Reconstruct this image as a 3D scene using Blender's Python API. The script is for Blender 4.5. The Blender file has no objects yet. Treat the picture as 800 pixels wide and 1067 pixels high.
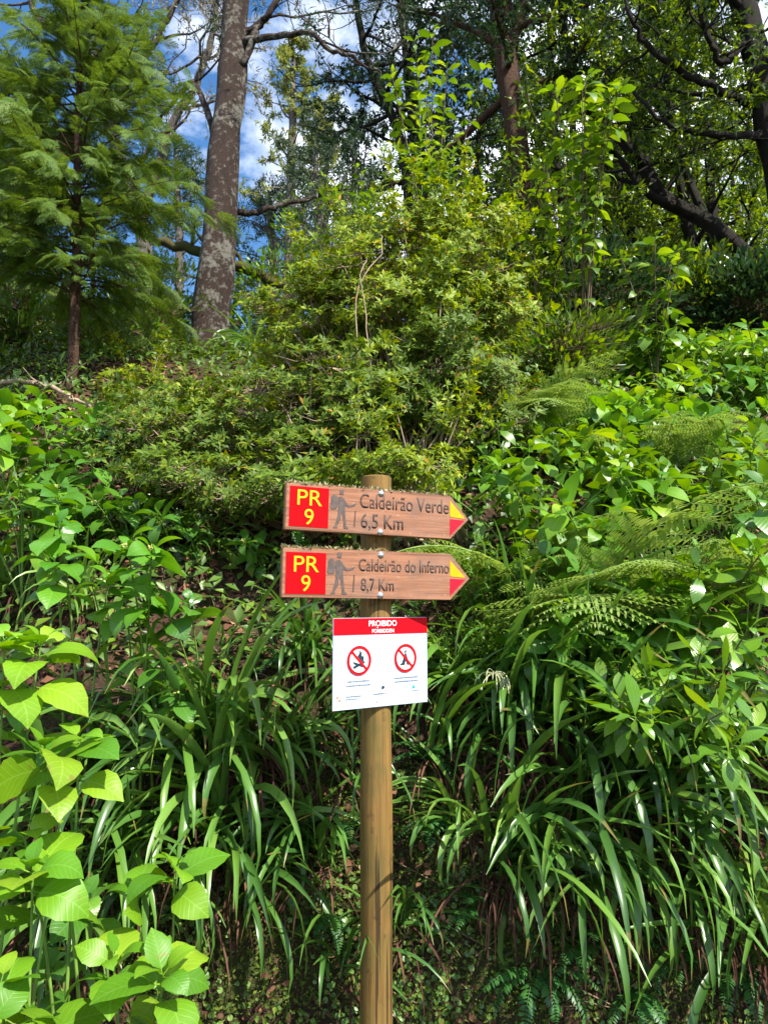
import bpy, bmesh, math
import numpy as np
from mathutils import Vector, Matrix

R = math.radians
scene = bpy.context.scene
COL = scene.collection

# ------------------------------------------------------------------ camera
PITCH = R(7.0)
FPX = 785.0                      # focal length in photo pixels (800 x 1067)
CAM = np.array([0.0, 0.0, 1.6])
cd = bpy.data.cameras.new('camera')
cam = bpy.data.objects.new('camera', cd)
COL.objects.link(cam)
cam.location = CAM
cam.rotation_euler = (R(90) + PITCH, 0, 0)
cd.sensor_fit = 'VERTICAL'
cd.sensor_height = 36.0
cd.lens = 36.0 * FPX / 1067.0
cd.clip_start = 0.05
cd.clip_end = 2000
scene.camera = cam

# ------------------------------------------------------------------ light
SUN_EL, SUN_AZ = 50.0, 46.0      # azimuth: degrees to the right of straight behind the camera
sun_dir = Vector((math.sin(R(SUN_AZ)) * math.cos(R(SUN_EL)), -math.cos(R(SUN_AZ)) * math.cos(R(SUN_EL)), math.sin(R(SUN_EL))))
sl = bpy.data.lights.new('sun', 'SUN')
sl.energy = 5.0
sl.angle = R(0.55)
sl.color = (1.0, 0.95, 0.86)
so = bpy.data.objects.new('sun', sl)
COL.objects.link(so)
so.rotation_euler = sun_dir.to_track_quat('Z', 'Y').to_euler()
so.location = (6, -8, 14)

world = bpy.data.worlds.new('World')
scene.world = world
world.use_nodes = True
wn, wl = world.node_tree.nodes, world.node_tree.links
wn.clear()
w_out = wn.new('ShaderNodeOutputWorld')
w_bg = wn.new('ShaderNodeBackground')
w_bg.inputs['Strength'].default_value = 0.095
sky = wn.new('ShaderNodeTexSky')
sky.sky_type = 'NISHITA'
sky.sun_disc = False
sky.sun_elevation = R(SUN_EL)
sky.sun_rotation = math.atan2(sun_dir.x, sun_dir.y)
sky.dust_density = 0.4
sky.ozone_density = 2.0
tc = wn.new('ShaderNodeTexCoord')
mp = wn.new('ShaderNodeMapping')
mp.inputs['Scale'].default_value = (1, 1, 1.7)
mp.inputs['Location'].default_value = (0.35, 0.0, 0.2)
nz = wn.new('ShaderNodeTexNoise')
nz.inputs['Scale'].default_value = 3.2
nz.inputs['Detail'].default_value = 7
nz.inputs['Roughness'].default_value = 0.58
cr = wn.new('ShaderNodeValToRGB')
cr.color_ramp.elements[0].position = 0.47
cr.color_ramp.elements[1].position = 0.68
mx = wn.new('ShaderNodeMix')
mx.data_type = 'RGBA'
mx.inputs[7].default_value = (13, 13.3, 13.8, 1)
wl.new(tc.outputs['Generated'], mp.inputs['Vector'])
wl.new(mp.outputs['Vector'], nz.inputs['Vector'])
wl.new(nz.outputs['Fac'], cr.inputs['Fac'])
wl.new(cr.outputs['Color'], mx.inputs[0])
hs = wn.new('ShaderNodeHueSaturation')
hs.inputs['Saturation'].default_value = 1.25
hs.inputs['Value'].default_value = 1.15
wl.new(sky.outputs['Color'], hs.inputs['Color'])
wl.new(hs.outputs['Color'], mx.inputs[6])
wl.new(mx.outputs[2], w_bg.inputs['Color'])
wl.new(w_bg.outputs['Background'], w_out.inputs['Surface'])

vs = scene.view_settings
vs.view_transform = 'Standard'
vs.look = 'None'
vs.exposure = 1.15
vs.gamma = 1.0
vs.use_curve_mapping = False
scene.cycles.max_bounces = 8
scene.cycles.transmission_bounces = 6
scene.cycles.diffuse_bounces = 3

# ------------------------------------------------------------------ projection helpers
def ray(px, py):
    u, v = (px - 400.0) / FPX, (533.5 - py) / FPX
    return np.array([u, math.cos(PITCH) - v * math.sin(PITCH), math.sin(PITCH) + v * math.cos(PITCH)])

def at(px, py, Y):
    d = ray(px, py)
    return CAM + d * (Y / d[1])

PY = [2.70, 2.76, 2.84, 2.98, 3.2, 3.5, 4.1, 5, 6, 7.8, 10, 14, 30, 60, 200, 900]
PZ = [0.0, 0.12, 0.4, 0.8, 1.2, 1.52, 2.05, 2.75, 3.45, 4.35, 4.95, 5.55, 6.6, 6.2, 2, 2]
def hgt(x, y):
    x = np.asarray(x, float); y = np.asarray(y, float)
    a = np.clip((y - 2.6) / 1.5, 0, 1)
    yy = y + (0.05 * np.sin(1.7 * x + 0.6) + 0.03 * np.sin(4.3 * x + y * 2)) * (y < 40)
    z = np.interp(yy, PY, PZ)
    z = z + a * (0.07 * np.sin(2.3 * x + 1.1 * y) + 0.05 * np.sin(5.1 * x - 3.3 * y + 1) + 0.03 * np.sin(9 * x + 8 * y))
    far = np.clip((y - 12) / 20, 0, 1)
    return z + far * 0.5 * np.sin(0.35 * x + 0.2 * y)

def gp(px, py):
    """the point of the terrain seen at a photo pixel"""
    d = ray(px, py)
    for y in np.arange(1.0, 40, 0.01):
        p = CAM + d * (y / d[1])
        if p[2] <= hgt(p[0], y):
            return p
    return CAM + d * (40 / d[1])

def gnd(x, y):
    return np.array([x, y, float(hgt(x, y))])

# ------------------------------------------------------------------ mesh collector
def unit(v):
    v = np.asarray(v, float)
    return v / np.maximum(np.linalg.norm(v, axis=-1, keepdims=True), 1e-9)

def frames(D, up=(0, 0, 1), roll=None):
    D = unit(D)
    U = np.broadcast_to(np.asarray(up, float), D.shape)
    S = np.cross(D, U)
    bad = np.linalg.norm(S, axis=-1) < 1e-3
    S[bad] = (1, 0, 0)
    S = unit(S)
    N = np.cross(S, D)
    if roll is not None:
        c, s = np.cos(roll)[:, None], np.sin(roll)[:, None]
        S, N = S * c + N * s, N * c - S * s
    return np.stack([S, D, N], axis=-1)

class MB:
    def __init__(self):
        self.V, self.Q, self.UV, self.n = [], [], [], 0

    def add(self, v, f, uv=None):
        v = np.asarray(v, float).reshape(-1, 3)
        f = np.asarray(f, int)
        if f.shape[1] == 3:
            f = np.hstack([f, -np.ones((len(f), 1), int)])
        if uv is None:
            uv = np.zeros((len(v), 2))
        self.V.append(v); self.UV.append(uv)
        g = f + self.n
        g[f < 0] = -1
        self.Q.append(g)
        self.n += len(v)

    def many(self, T, M, P):
        tv, tf, tuv = T
        N = len(P)
        if N == 0:
            return
        V = np.einsum('nij,vj->nvi', M, tv) + P[:, None, :]
        k = len(tv)
        F = np.broadcast_to(tf, (N,) + tf.shape).copy()
        off = (np.arange(N) * k)[:, None, None]
        F = np.where(F < 0, -1, F + off)
        self.add(V.reshape(-1, 3), F.reshape(-1, 4), np.tile(tuv, (N, 1)))

    def tube(self, pts, rad, sides=6, cap=False):
        pts = np.asarray(pts, float)
        n = len(pts)
        rad = np.broadcast_to(np.asarray(rad, float), (n,))
        T = unit(np.gradient(pts, axis=0))
        a = np.array([0, 0, 1.0]) if abs(T[0][2]) < 0.9 else np.array([1.0, 0, 0])
        ang = np.arange(sides) * 2 * math.pi / sides
        ca, sa = np.cos(ang)[:, None], np.sin(ang)[:, None]
        V, UV, L = [], [], 0
        for i in range(n):
            a = unit(a - T[i] * np.dot(a, T[i]))
            b = np.cross(T[i], a)
            V.append(pts[i] + rad[i] * (ca * a + sa * b))
            if i:
                L += np.linalg.norm(pts[i] - pts[i - 1])
            UV.append(np.column_stack([np.arange(sides) / sides, np.full(sides, L)]))
        F = []
        for i in range(n - 1):
            for j in range(sides):
                k = (j + 1) % sides
                F.append((i * sides + j, i * sides + k, (i + 1) * sides + k, (i + 1) * sides + j))
        if cap:
            V.append(pts[-1][None, :]); UV.append(np.array([[0.5, L]]))
            for j in range(sides):
                F.append(((n - 1) * sides + j, (n - 1) * sides + (j + 1) % sides, n * sides, -1))
        self.add(np.vstack(V), np.array(F), np.vstack(UV))

    def mesh(self, name, mat, smooth=True):
        V, Q, UV = np.vstack(self.V), np.vstack(self.Q), np.vstack(self.UV)
        cnt = np.where(Q[:, 3] < 0, 3, 4)
        loops = Q.ravel()
        loops = loops[loops >= 0]
        me = bpy.data.meshes.new(name)
        me.vertices.add(len(V)); me.vertices.foreach_set('co', V.ravel().astype(np.float32))
        me.loops.add(len(loops)); me.loops.foreach_set('vertex_index', loops.astype(np.int32))
        me.polygons.add(len(Q))
        start = np.concatenate([[0], np.cumsum(cnt)[:-1]])
        me.polygons.foreach_set('loop_start', start.astype(np.int32))
        me.polygons.foreach_set('loop_total', cnt.astype(np.int32))
        me.polygons.foreach_set('use_smooth', np.full(len(Q), smooth))
        l = me.uv_layers.new(name='UVMap')
        l.data.foreach_set('uv', UV[loops].ravel().astype(np.float32))
        me.update(calc_edges=True)
        me.materials.append(mat)
        return me

    def build(self, name, mat, parent=None, smooth=True):
        o = bpy.data.objects.new(name, self.mesh(name, mat, smooth))
        COL.objects.link(o)
        if parent is not None:
            o.parent = parent
        return o

def tag(o, label=None, cat=None, group=None, kind=None):
    if label: o['label'] = label
    if cat: o['category'] = cat
    if group: o['group'] = group
    if kind: o['kind'] = kind
    return o

def empty(name, loc=(0, 0, 0)):
    o = bpy.data.objects.new(name, None)
    o.empty_display_size = 0.1
    COL.objects.link(o)
    o.location = loc
    return o

def kids(o):
    return [c for c in CHILD.get(o.name, [])]

CHILD = {}
def adopt(o, parent):
    o.parent = parent
    CHILD.setdefault(parent.name, []).append(o)
    return o

def copy_tree(o, parent=None):
    c = o.copy(); COL.objects.link(c)
    if parent is not None:
        adopt(c, parent)
    for k in kids(o):
        copy_tree(k, c)
    return c

class Proto:
    """a few individuals of one kind; the first uses are the originals, later ones copies"""
    def __init__(self, roots):
        self.roots, self.used, self.i = roots, set(), 0
    def place(self, loc, rz=0.0, scale=1.0, label=None, cat=None, group=None, which=None, tilt=(0, 0), name=None):
        k = self.i % len(self.roots) if which is None else which
        self.i += 1
        o = self.roots[k]
        if k in self.used:
            o = copy_tree(o)
        self.used.add(k)
        o.location = loc
        o.rotation_euler = (tilt[0], tilt[1], rz)
        o.scale = (scale,) * 3 if np.isscalar(scale) else scale
        tag(o, label, cat, group)
        return o

# ------------------------------------------------------------------ materials
def new_mat(name):
    m = bpy.data.materials.new(name)
    m.use_nodes = True
    nt = m.node_tree
    nt.nodes.clear()
    return m, nt.nodes, nt.links

def ramp(n, cols, fac=None, l=None):
    r = n.new('ShaderNodeValToRGB')
    e = r.color_ramp.elements
    while len(e) < len(cols):
        e.new(0.5)
    for i, (p, c) in enumerate(cols):
        e[i].position = p
        e[i].color = (*c, 1)
    if fac is not None:
        l.new(fac, r.inputs['Fac'])
    return r

def math_node(n, l, op, a, b=None):
    m = n.new('ShaderNodeMath'); m.operation = op
    for i, x in enumerate((a, b)):
        if x is None: continue
        if isinstance(x, (int, float)): m.inputs[i].default_value = x
        else: l.new(x, m.inputs[i])
    return m.outputs[0]

def leaf_mat(name, cols, trans=0.35, rough=0.42, veins=0.0, spec=0.5, blotch=0.25, spots=0.0, tip=0.0):
    """cols: ramp stops over a random number per leaf; veins drawn from the leaf's own UV"""
    m, n, l = new_mat(name)
    geo = n.new('ShaderNodeNewGeometry')
    r = ramp(n, cols, geo.outputs['Random Per Island'], l)
    col = r.outputs['Color']
    tcn = n.new('ShaderNodeTexCoord')
    nzz = n.new('ShaderNodeTexNoise')
    nzz.inputs['Scale'].default_value = 2.3
    nzz.inputs['Detail'].default_value = 4
    l.new(tcn.outputs['Object'], nzz.inputs['Vector'])
    hsv = n.new('ShaderNodeHueSaturation')
    v = math_node(n, l, 'MULTIPLY_ADD', nzz.outputs['Fac'], blotch * 2)
    v.node.inputs[2].default_value = 1 - blotch
    l.new(v, hsv.inputs['Value'])
    l.new(col, hsv.inputs['Color'])
    col = hsv.outputs['Color']
    bump_h = None
    if veins > 0:
        uv = n.new('ShaderNodeSeparateXYZ')
        l.new(tcn.outputs['UV'], uv.inputs[0])
        du = math_node(n, l, 'ABSOLUTE', math_node(n, l, 'SUBTRACT', uv.outputs[0], 0.5))
        t = math_node(n, l, 'SUBTRACT', math_node(n, l, 'MULTIPLY', uv.outputs[1], 9.0), math_node(n, l, 'MULTIPLY', du, 5.0))
        fr = math_node(n, l, 'ABSOLUTE', math_node(n, l, 'SUBTRACT', math_node(n, l, 'FRACT', t), 0.5))
        side = math_node(n, l, 'LESS_THAN', fr, 0.055)
        midr = math_node(n, l, 'LESS_THAN', du, 0.02)
        vv = math_node(n, l, 'MAXIMUM', side, midr)
        mix = n.new('ShaderNodeMix'); mix.data_type = 'RGBA'
        l.new(math_node(n, l, 'MULTIPLY', vv, veins), mix.inputs[0])
        l.new(col, mix.inputs[6])
        br = n.new('ShaderNodeHueSaturation')
        br.inputs['Value'].default_value = 1.7
        br.inputs['Saturation'].default_value = 0.85
        l.new(col, br.inputs['Color'])
        l.new(br.outputs['Color'], mix.inputs[7])
        col = mix.outputs[2]
        bump_h = fr
    def brown(col, mask, c):
        mxn = n.new('ShaderNodeMix'); mxn.data_type = 'RGBA'
        l.new(mask, mxn.inputs[0]); l.new(col, mxn.inputs[6]); mxn.inputs[7].default_value = (*c, 1)
        return mxn.outputs[2]
    if spots > 0:
        zs = n.new('ShaderNodeTexNoise'); zs.inputs['Scale'].default_value = 28; zs.inputs['Detail'].default_value = 3
        l.new(tcn.outputs['Object'], zs.inputs['Vector'])
        k = ramp(n, [(0.66, (0, 0, 0)), (0.72, (spots, spots, spots))], zs.outputs['Fac'], l)
        col = brown(col, k.outputs['Color'], (0.20, 0.15, 0.03))
    if tip > 0:
        uv2 = n.new('ShaderNodeSeparateXYZ'); l.new(tcn.outputs['UV'], uv2.inputs[0])
        th = math_node(n, l, 'MULTIPLY_ADD', geo.outputs['Random Per Island'], 0.28); th.node.inputs[2].default_value = 0.84
        mk = math_node(n, l, 'MULTIPLY', math_node(n, l, 'GREATER_THAN', uv2.outputs[1], th), tip)
        col = brown(col, mk, (0.24, 0.15, 0.05))
    p = n.new('ShaderNodeBsdfPrincipled')
    p.inputs['Roughness'].default_value = rough
    p.inputs['Specular IOR Level'].default_value = spec
    l.new(col, p.inputs['Base Color'])
    if bump_h is not None:
        b = n.new('ShaderNodeBump')
        b.inputs['Strength'].default_value = 0.35
        b.inputs['Distance'].default_value = 0.004
        l.new(math_node(n, l, 'MINIMUM', bump_h, 0.2), b.inputs['Height'])
        l.new(b.outputs['Normal'], p.inputs['Normal'])
    tr = n.new('ShaderNodeBsdfTranslucent')
    h2 = n.new('ShaderNodeHueSaturation')
    h2.inputs['Hue'].default_value = 0.48
    h2.inputs['Value'].default_value = 1.5
    h2.inputs['Saturation'].default_value = 1.1
    l.new(col, h2.inputs['Color'])
    l.new(h2.outputs['Color'], tr.inputs['Color'])
    ms = n.new('ShaderNodeMixShader')
    ms.inputs[0].default_value = trans
    l.new(p.outputs[0], ms.inputs[1]); l.new(tr.outputs[0], ms.inputs[2])
    o = n.new('ShaderNodeOutputMaterial')
    l.new(ms.outputs[0], o.inputs['Surface'])
    return m

def plain_mat(name, col, rough=0.5, metal=0.0, spec=0.5, noise=0.0, nscale=20):
    m, n, l = new_mat(name)
    p = n.new('ShaderNodeBsdfPrincipled')
    p.inputs['Base Color'].default_value = (*col, 1)
    p.inputs['Roughness'].default_value = rough
    p.inputs['Metallic'].default_value = metal
    p.inputs['Specular IOR Level'].default_value = spec
    if noise:
        tcn = n.new('ShaderNodeTexCoord')
        z = n.new('ShaderNodeTexNoise'); z.inputs['Scale'].default_value = nscale; z.inputs['Detail'].default_value = 6
        l.new(tcn.outputs['Object'], z.inputs['Vector'])
        a = tuple(c * (1 - noise) for c in col); b = tuple(min(1, c * (1 + noise)) for c in col)
        r = ramp(n, [(0.3, a), (0.7, b)], z.outputs['Fac'], l)
        l.new(r.outputs['Color'], p.inputs['Base Color'])
    o = n.new('ShaderNodeOutputMaterial')
    l.new(p.outputs[0], o.inputs['Surface'])
    return m

def bark_mat(name, dark, light, patch=None, patch_amt=0.6, scale=6, stretch=0.25, patch_scale=9):
    m, n, l = new_mat(name)
    tcn = n.new('ShaderNodeTexCoord')
    mpn = n.new('ShaderNodeMapping'); mpn.inputs['Scale'].default_value = (1, 1, stretch)
    l.new(tcn.outputs['Object'], mpn.inputs['Vector'])
    vo = n.new('ShaderNodeTexVoronoi'); vo.inputs['Scale'].default_value = scale * 2.4
    z = n.new('ShaderNodeTexNoise'); z.inputs['Scale'].default_value = scale; z.inputs['Detail'].default_value = 9; z.inputs['Roughness'].default_value = 0.65
    l.new(mpn.outputs['Vector'], z.inputs['Vector'])
    wv = n.new('ShaderNodeVectorMath'); wv.operation = 'ADD'
    l.new(mpn.outputs['Vector'], wv.inputs[0]); l.new(z.outputs['Color'], wv.inputs[1])
    l.new(wv.outputs[0], vo.inputs['Vector'])
    hgtv = math_node(n, l, 'ADD', math_node(n, l, 'MULTIPLY', vo.outputs['Distance'], 0.7), math_node(n, l, 'MULTIPLY', z.outputs['Fac'], 0.8))
    r = ramp(n, [(0.35, dark), (0.85, light)], hgtv, l)
    col = r.outputs['Color']
    if patch:
        z2 = n.new('ShaderNodeTexNoise'); z2.inputs['Scale'].default_value = patch_scale; z2.inputs['Detail'].default_value = 7; z2.inputs['Roughness'].default_value = 0.7
        l.new(tcn.outputs['Object'], z2.inputs['Vector'])
        z3 = n.new('ShaderNodeTexNoise'); z3.inputs['Scale'].default_value = patch_scale * .22; z3.inputs['Detail'].default_value = 4
        l.new(tcn.outputs['Object'], z3.inputs['Vector'])
        fac2 = math_node(n, l, 'ADD', math_node(n, l, 'MULTIPLY', z2.outputs['Fac'], .62), math_node(n, l, 'MULTIPLY', z3.outputs['Fac'], .38))
        r2 = ramp(n, [(1 - patch_amt - 0.03, (0, 0, 0)), (1 - patch_amt + 0.05, (1, 1, 1))], fac2, l)
        mix = n.new('ShaderNodeMix'); mix.data_type = 'RGBA'
        l.new(r2.outputs['Color'], mix.inputs[0]); l.new(col, mix.inputs[6]); mix.inputs[7].default_value = (*patch, 1)
        col = mix.outputs[2]
    p = n.new('ShaderNodeBsdfPrincipled'); p.inputs['Roughness'].default_value = 0.85; p.inputs['Specular IOR Level'].default_value = 0.2
    l.new(col, p.inputs['Base Color'])
    b = n.new('ShaderNodeBump'); b.inputs['Strength'].default_value = 1.0; b.inputs['Distance'].default_value = 0.05
    l.new(hgtv, b.inputs['Height']); l.new(b.outputs['Normal'], p.inputs['Normal'])
    o = n.new('ShaderNodeOutputMaterial'); l.new(p.outputs[0], o.inputs['Surface'])
    return m

M = {}
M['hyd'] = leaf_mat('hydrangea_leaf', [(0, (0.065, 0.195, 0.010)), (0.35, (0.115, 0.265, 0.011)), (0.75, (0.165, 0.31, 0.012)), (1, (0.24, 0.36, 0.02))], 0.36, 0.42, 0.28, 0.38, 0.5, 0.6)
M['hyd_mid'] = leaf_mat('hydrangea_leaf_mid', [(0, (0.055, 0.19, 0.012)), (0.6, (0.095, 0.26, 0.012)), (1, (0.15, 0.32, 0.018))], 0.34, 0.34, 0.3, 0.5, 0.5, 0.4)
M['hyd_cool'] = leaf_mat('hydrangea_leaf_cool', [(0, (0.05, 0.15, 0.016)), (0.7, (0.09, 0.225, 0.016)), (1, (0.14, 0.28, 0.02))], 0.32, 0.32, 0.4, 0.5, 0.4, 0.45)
M['glossy'] = leaf_mat('glossy_broad_leaf', [(0, (0.07, 0.18, 0.012)), (0.6, (0.125, 0.26, 0.014)), (0.96, (0.18, 0.30, 0.02)), (1, (0.35, 0.26, 0.02))], 0.30, 0.25, 0.25, 0.6, 0.4, 0.4)
M['strap'] = leaf_mat('strap_leaf', [(0, (0.035, 0.10, 0.018)), (0.6, (0.07, 0.17, 0.026)), (0.97, (0.13, 0.25, 0.03)), (1, (0.32, 0.24, 0.04))], 0.28, 0.33, 0, 0.55, 0.4, 0.2, 0.6)
M['strap_pale'] = leaf_mat('strap_leaf_pale', [(0, (0.075, 0.18, 0.03)), (0.7, (0.13, 0.25, 0.04)), (1, (0.21, 0.31, 0.05))], 0.28, 0.33, 0, 0.55, 0.4, 0.2, 0.6)
M['dead'] = leaf_mat('dead_strap', [(0, (0.035, 0.014, 0.010)), (0.6, (0.085, 0.036, 0.024)), (1, (0.16, 0.08, 0.045))], 0.12, 0.75, 0, 0.2)
M['fern'] = leaf_mat('fern_frond', [(0, (0.16, 0.27, 0.045)), (1, (0.26, 0.36, 0.08))], 0.35, 0.45)
M['fern_dark'] = leaf_mat('sword_fern', [(0, (0.025, 0.10, 0.022)), (1, (0.05, 0.16, 0.025))], 0.3, 0.45)
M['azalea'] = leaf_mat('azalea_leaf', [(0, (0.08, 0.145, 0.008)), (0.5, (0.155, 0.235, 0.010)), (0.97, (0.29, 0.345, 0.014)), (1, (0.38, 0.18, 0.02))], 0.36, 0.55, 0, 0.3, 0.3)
M['azalea_dark'] = leaf_mat('azalea_leaf_dark', [(0, (0.048, 0.095, 0.007)), (0.6, (0.09, 0.155, 0.009)), (0.97, (0.17, 0.235, 0.012)), (1, (0.36, 0.17, 0.02))], 0.32, 0.55, 0, 0.3, 0.3)  # darker ramp of the same azalea leaf
M['privet'] = leaf_mat('small_leaf', [(0, (0.065, 0.155, 0.010)), (1, (0.13, 0.25, 0.015))], 0.32, 0.4)
M['cypress'] = leaf_mat('cypress_spray', [(0, (0.06, 0.13, 0.018)), (0.7, (0.105, 0.175, 0.024)), (1, (0.17, 0.24, 0.04))], 0.38, 0.55, 0, 0.3, 0.4)
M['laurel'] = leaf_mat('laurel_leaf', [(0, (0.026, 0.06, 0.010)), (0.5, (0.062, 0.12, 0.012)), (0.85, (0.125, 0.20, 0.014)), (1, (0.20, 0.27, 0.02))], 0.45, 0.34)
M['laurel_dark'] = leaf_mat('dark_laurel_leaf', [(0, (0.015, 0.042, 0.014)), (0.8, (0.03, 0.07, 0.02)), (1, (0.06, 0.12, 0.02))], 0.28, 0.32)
M['laurel_light'] = leaf_mat('lit_laurel_leaf', [(0, (0.06, 0.125, 0.012)), (0.6, (0.125, 0.205, 0.014)), (1, (0.21, 0.28, 0.02))], 0.5, 0.36)  # brighter copy of the laurel leaf, its sunlit look put into the colour
M['lime'] = leaf_mat('lime_leaf', [(0, (0.06, 0.14, 0.012)), (0.55, (0.12, 0.225, 0.015)), (1, (0.24, 0.33, 0.03))], 0.42, 0.4, 0.25)
M['needle'] = leaf_mat('pine_needles', [(0, (0.025, 0.055, 0.022)), (1, (0.055, 0.10, 0.035))], 0.25, 0.5)
M['needle_gold'] = leaf_mat('golden_needles', [(0, (0.12, 0.17, 0.03)), (1, (0.26, 0.28, 0.06))], 0.4, 0.5)
M['lichen'] = leaf_mat('lichen_beard', [(0, (0.20, 0.19, 0.12)), (1, (0.36, 0.33, 0.22))], 0.3, 0.8)
M['litter'] = leaf_mat('fallen_leaf', [(0, (0.045, 0.018, 0.012)), (0.6, (0.12, 0.05, 0.028)), (0.95, (0.22, 0.10, 0.05)), (1, (0.33, 0.22, 0.12))], 0.1, 0.7, 0, 0.25)
M['ground_leaf'] = leaf_mat('ground_cover_leaf', [(0, (0.035, 0.085, 0.008)), (0.7, (0.075, 0.15, 0.011)), (1, (0.14, 0.22, 0.015))], 0.28, 0.45)
M['moss_leaf'] = leaf_mat('moss_leaf', [(0, (0.03, 0.05, 0.008)), (0.6, (0.07, 0.11, 0.012)), (0.92, (0.13, 0.18, 0.02)), (1, (0.18, 0.12, 0.05))], 0.2, 0.7, 0, 0.2)
M['pennywort'] = leaf_mat('pennywort_leaf', [(0, (0.06, 0.14, 0.02)), (0.7, (0.11, 0.21, 0.03)), (1, (0.18, 0.26, 0.06))], 0.25, 0.4)
M['stem_green'] = plain_mat('green_stem', (0.14, 0.25, 0.04), 0.5, noise=0.3)
M['stem_brown'] = plain_mat('woody_stem', (0.13, 0.085, 0.045), 0.8, noise=0.4)
M['stem_pale'] = plain_mat('pale_twig', (0.27, 0.20, 0.13), 0.8, noise=0.35)
M['bud'] = plain_mat('flower_bud', (0.42, 0.42, 0.10), 0.7, noise=0.3, nscale=90)
M['seed'] = plain_mat('seed_stalk', (0.45, 0.46, 0.26), 0.7, noise=0.3)
M['bark_pine'] = bark_mat('pine_bark', (0.014, 0.010, 0.009), (0.10, 0.064, 0.05), (0.36, 0.34, 0.28), 0.468, 11, 0.45, 19)
M['bark_red'] = bark_mat('reddish_bark', (0.035, 0.02, 0.014), (0.17, 0.095, 0.06), (0.26, 0.24, 0.20), 0.38, 8, 0.3, 9)
M['bark_dark'] = bark_mat('dark_bark', (0.010, 0.008, 0.007), (0.048, 0.038, 0.029), (0.055, 0.065, 0.022), 0.42, 14, 0.6, 9)
M['bark_grey'] = bark_mat('grey_bark', (0.06, 0.05, 0.045), (0.22, 0.19, 0.16), (0.34, 0.33, 0.28), 0.45, 9, 0.5, 9)
M['bark_moss'] = bark_mat('mossy_bark', (0.06, 0.05, 0.02), (0.20, 0.16, 0.06), (0.14, 0.18, 0.04), 0.5, 10, 0.4, 7)

def soil_mat():
    m, n, l = new_mat('soil')
    tcn = n.new('ShaderNodeTexCoord')
    z = n.new('ShaderNodeTexNoise'); z.inputs['Scale'].default_value = 3.0; z.inputs['Detail'].default_value = 10; z.inputs['Roughness'].default_value = 0.7
    l.new(tcn.outputs['Object'], z.inputs['Vector'])
    z2 = n.new('ShaderNodeTexNoise'); z2.inputs['Scale'].default_value = 60; z2.inputs['Detail'].default_value = 6
    l.new(tcn.outputs['Object'], z2.inputs['Vector'])
    r = ramp(n, [(0.25, (0.018, 0.011, 0.008)), (0.6, (0.055, 0.032, 0.02)), (0.8, (0.10, 0.062, 0.036))], z2.outputs['Fac'], l)
    r2 = ramp(n, [(0.48, (0, 0, 0)), (0.62, (1, 1, 1))], z.outputs['Fac'], l)
    mix = n.new('ShaderNodeMix'); mix.data_type = 'RGBA'
    l.new(r2.outputs['Color'], mix.inputs[0]); l.new(r.outputs['Color'], mix.inputs[6]); mix.inputs[7].default_value = (0.045, 0.06, 0.014, 1)
    p = n.new('ShaderNodeBsdfPrincipled'); p.inputs['Roughness'].default_value = 0.95; p.inputs['Specular IOR Level'].default_value = 0.15
    l.new(mix.outputs[2], p.inputs['Base Color'])
    b = n.new('ShaderNodeBump'); b.inputs['Strength'].default_value = 1.0; b.inputs['Distance'].default_value = 0.04
    l.new(math_node(n, l, 'ADD', z.outputs['Fac'], math_node(n, l, 'MULTIPLY', z2.outputs['Fac'], 0.5)), b.inputs['Height'])
    l.new(b.outputs['Normal'], p.inputs['Normal'])
    o = n.new('ShaderNodeOutputMaterial'); l.new(p.outputs[0], o.inputs['Surface'])
    return m
M['soil'] = soil_mat()

# ------------------------------------------------------------------ terrain
def grid_mesh(xs, ys):
    X, Y = np.meshgrid(xs, ys)
    Z = hgt(X, Y)
    V = np.column_stack([X.ravel(), Y.ravel(), Z.ravel()])
    nx, ny = len(xs), len(ys)
    i, j = np.meshgrid(np.arange(nx - 1), np.arange(ny - 1))
    a = (j * nx + i).ravel()
    F = np.column_stack([a, a + 1, a + nx + 1, a + nx])
    return V, F
xs = np.concatenate([[-900, -300, -120, -60, -30, -18], np.linspace(-12, 12, 161), [18, 30, 60, 120, 300, 900]])
ys = np.concatenate([[-900, -200, -40, -10, -3, 0, 1, 2, 2.4], np.linspace(2.6, 6, 90), np.linspace(6.1, 14, 70), np.linspace(14.5, 40, 40), [60, 120, 200, 900]])
mb = MB(); mb.add(*grid_mesh(xs, ys))
hill = mb.build('hillside', M['soil'])
tag(hill, 'steep dark soil bank rising behind the signpost', None, None, 'structure')

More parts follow.
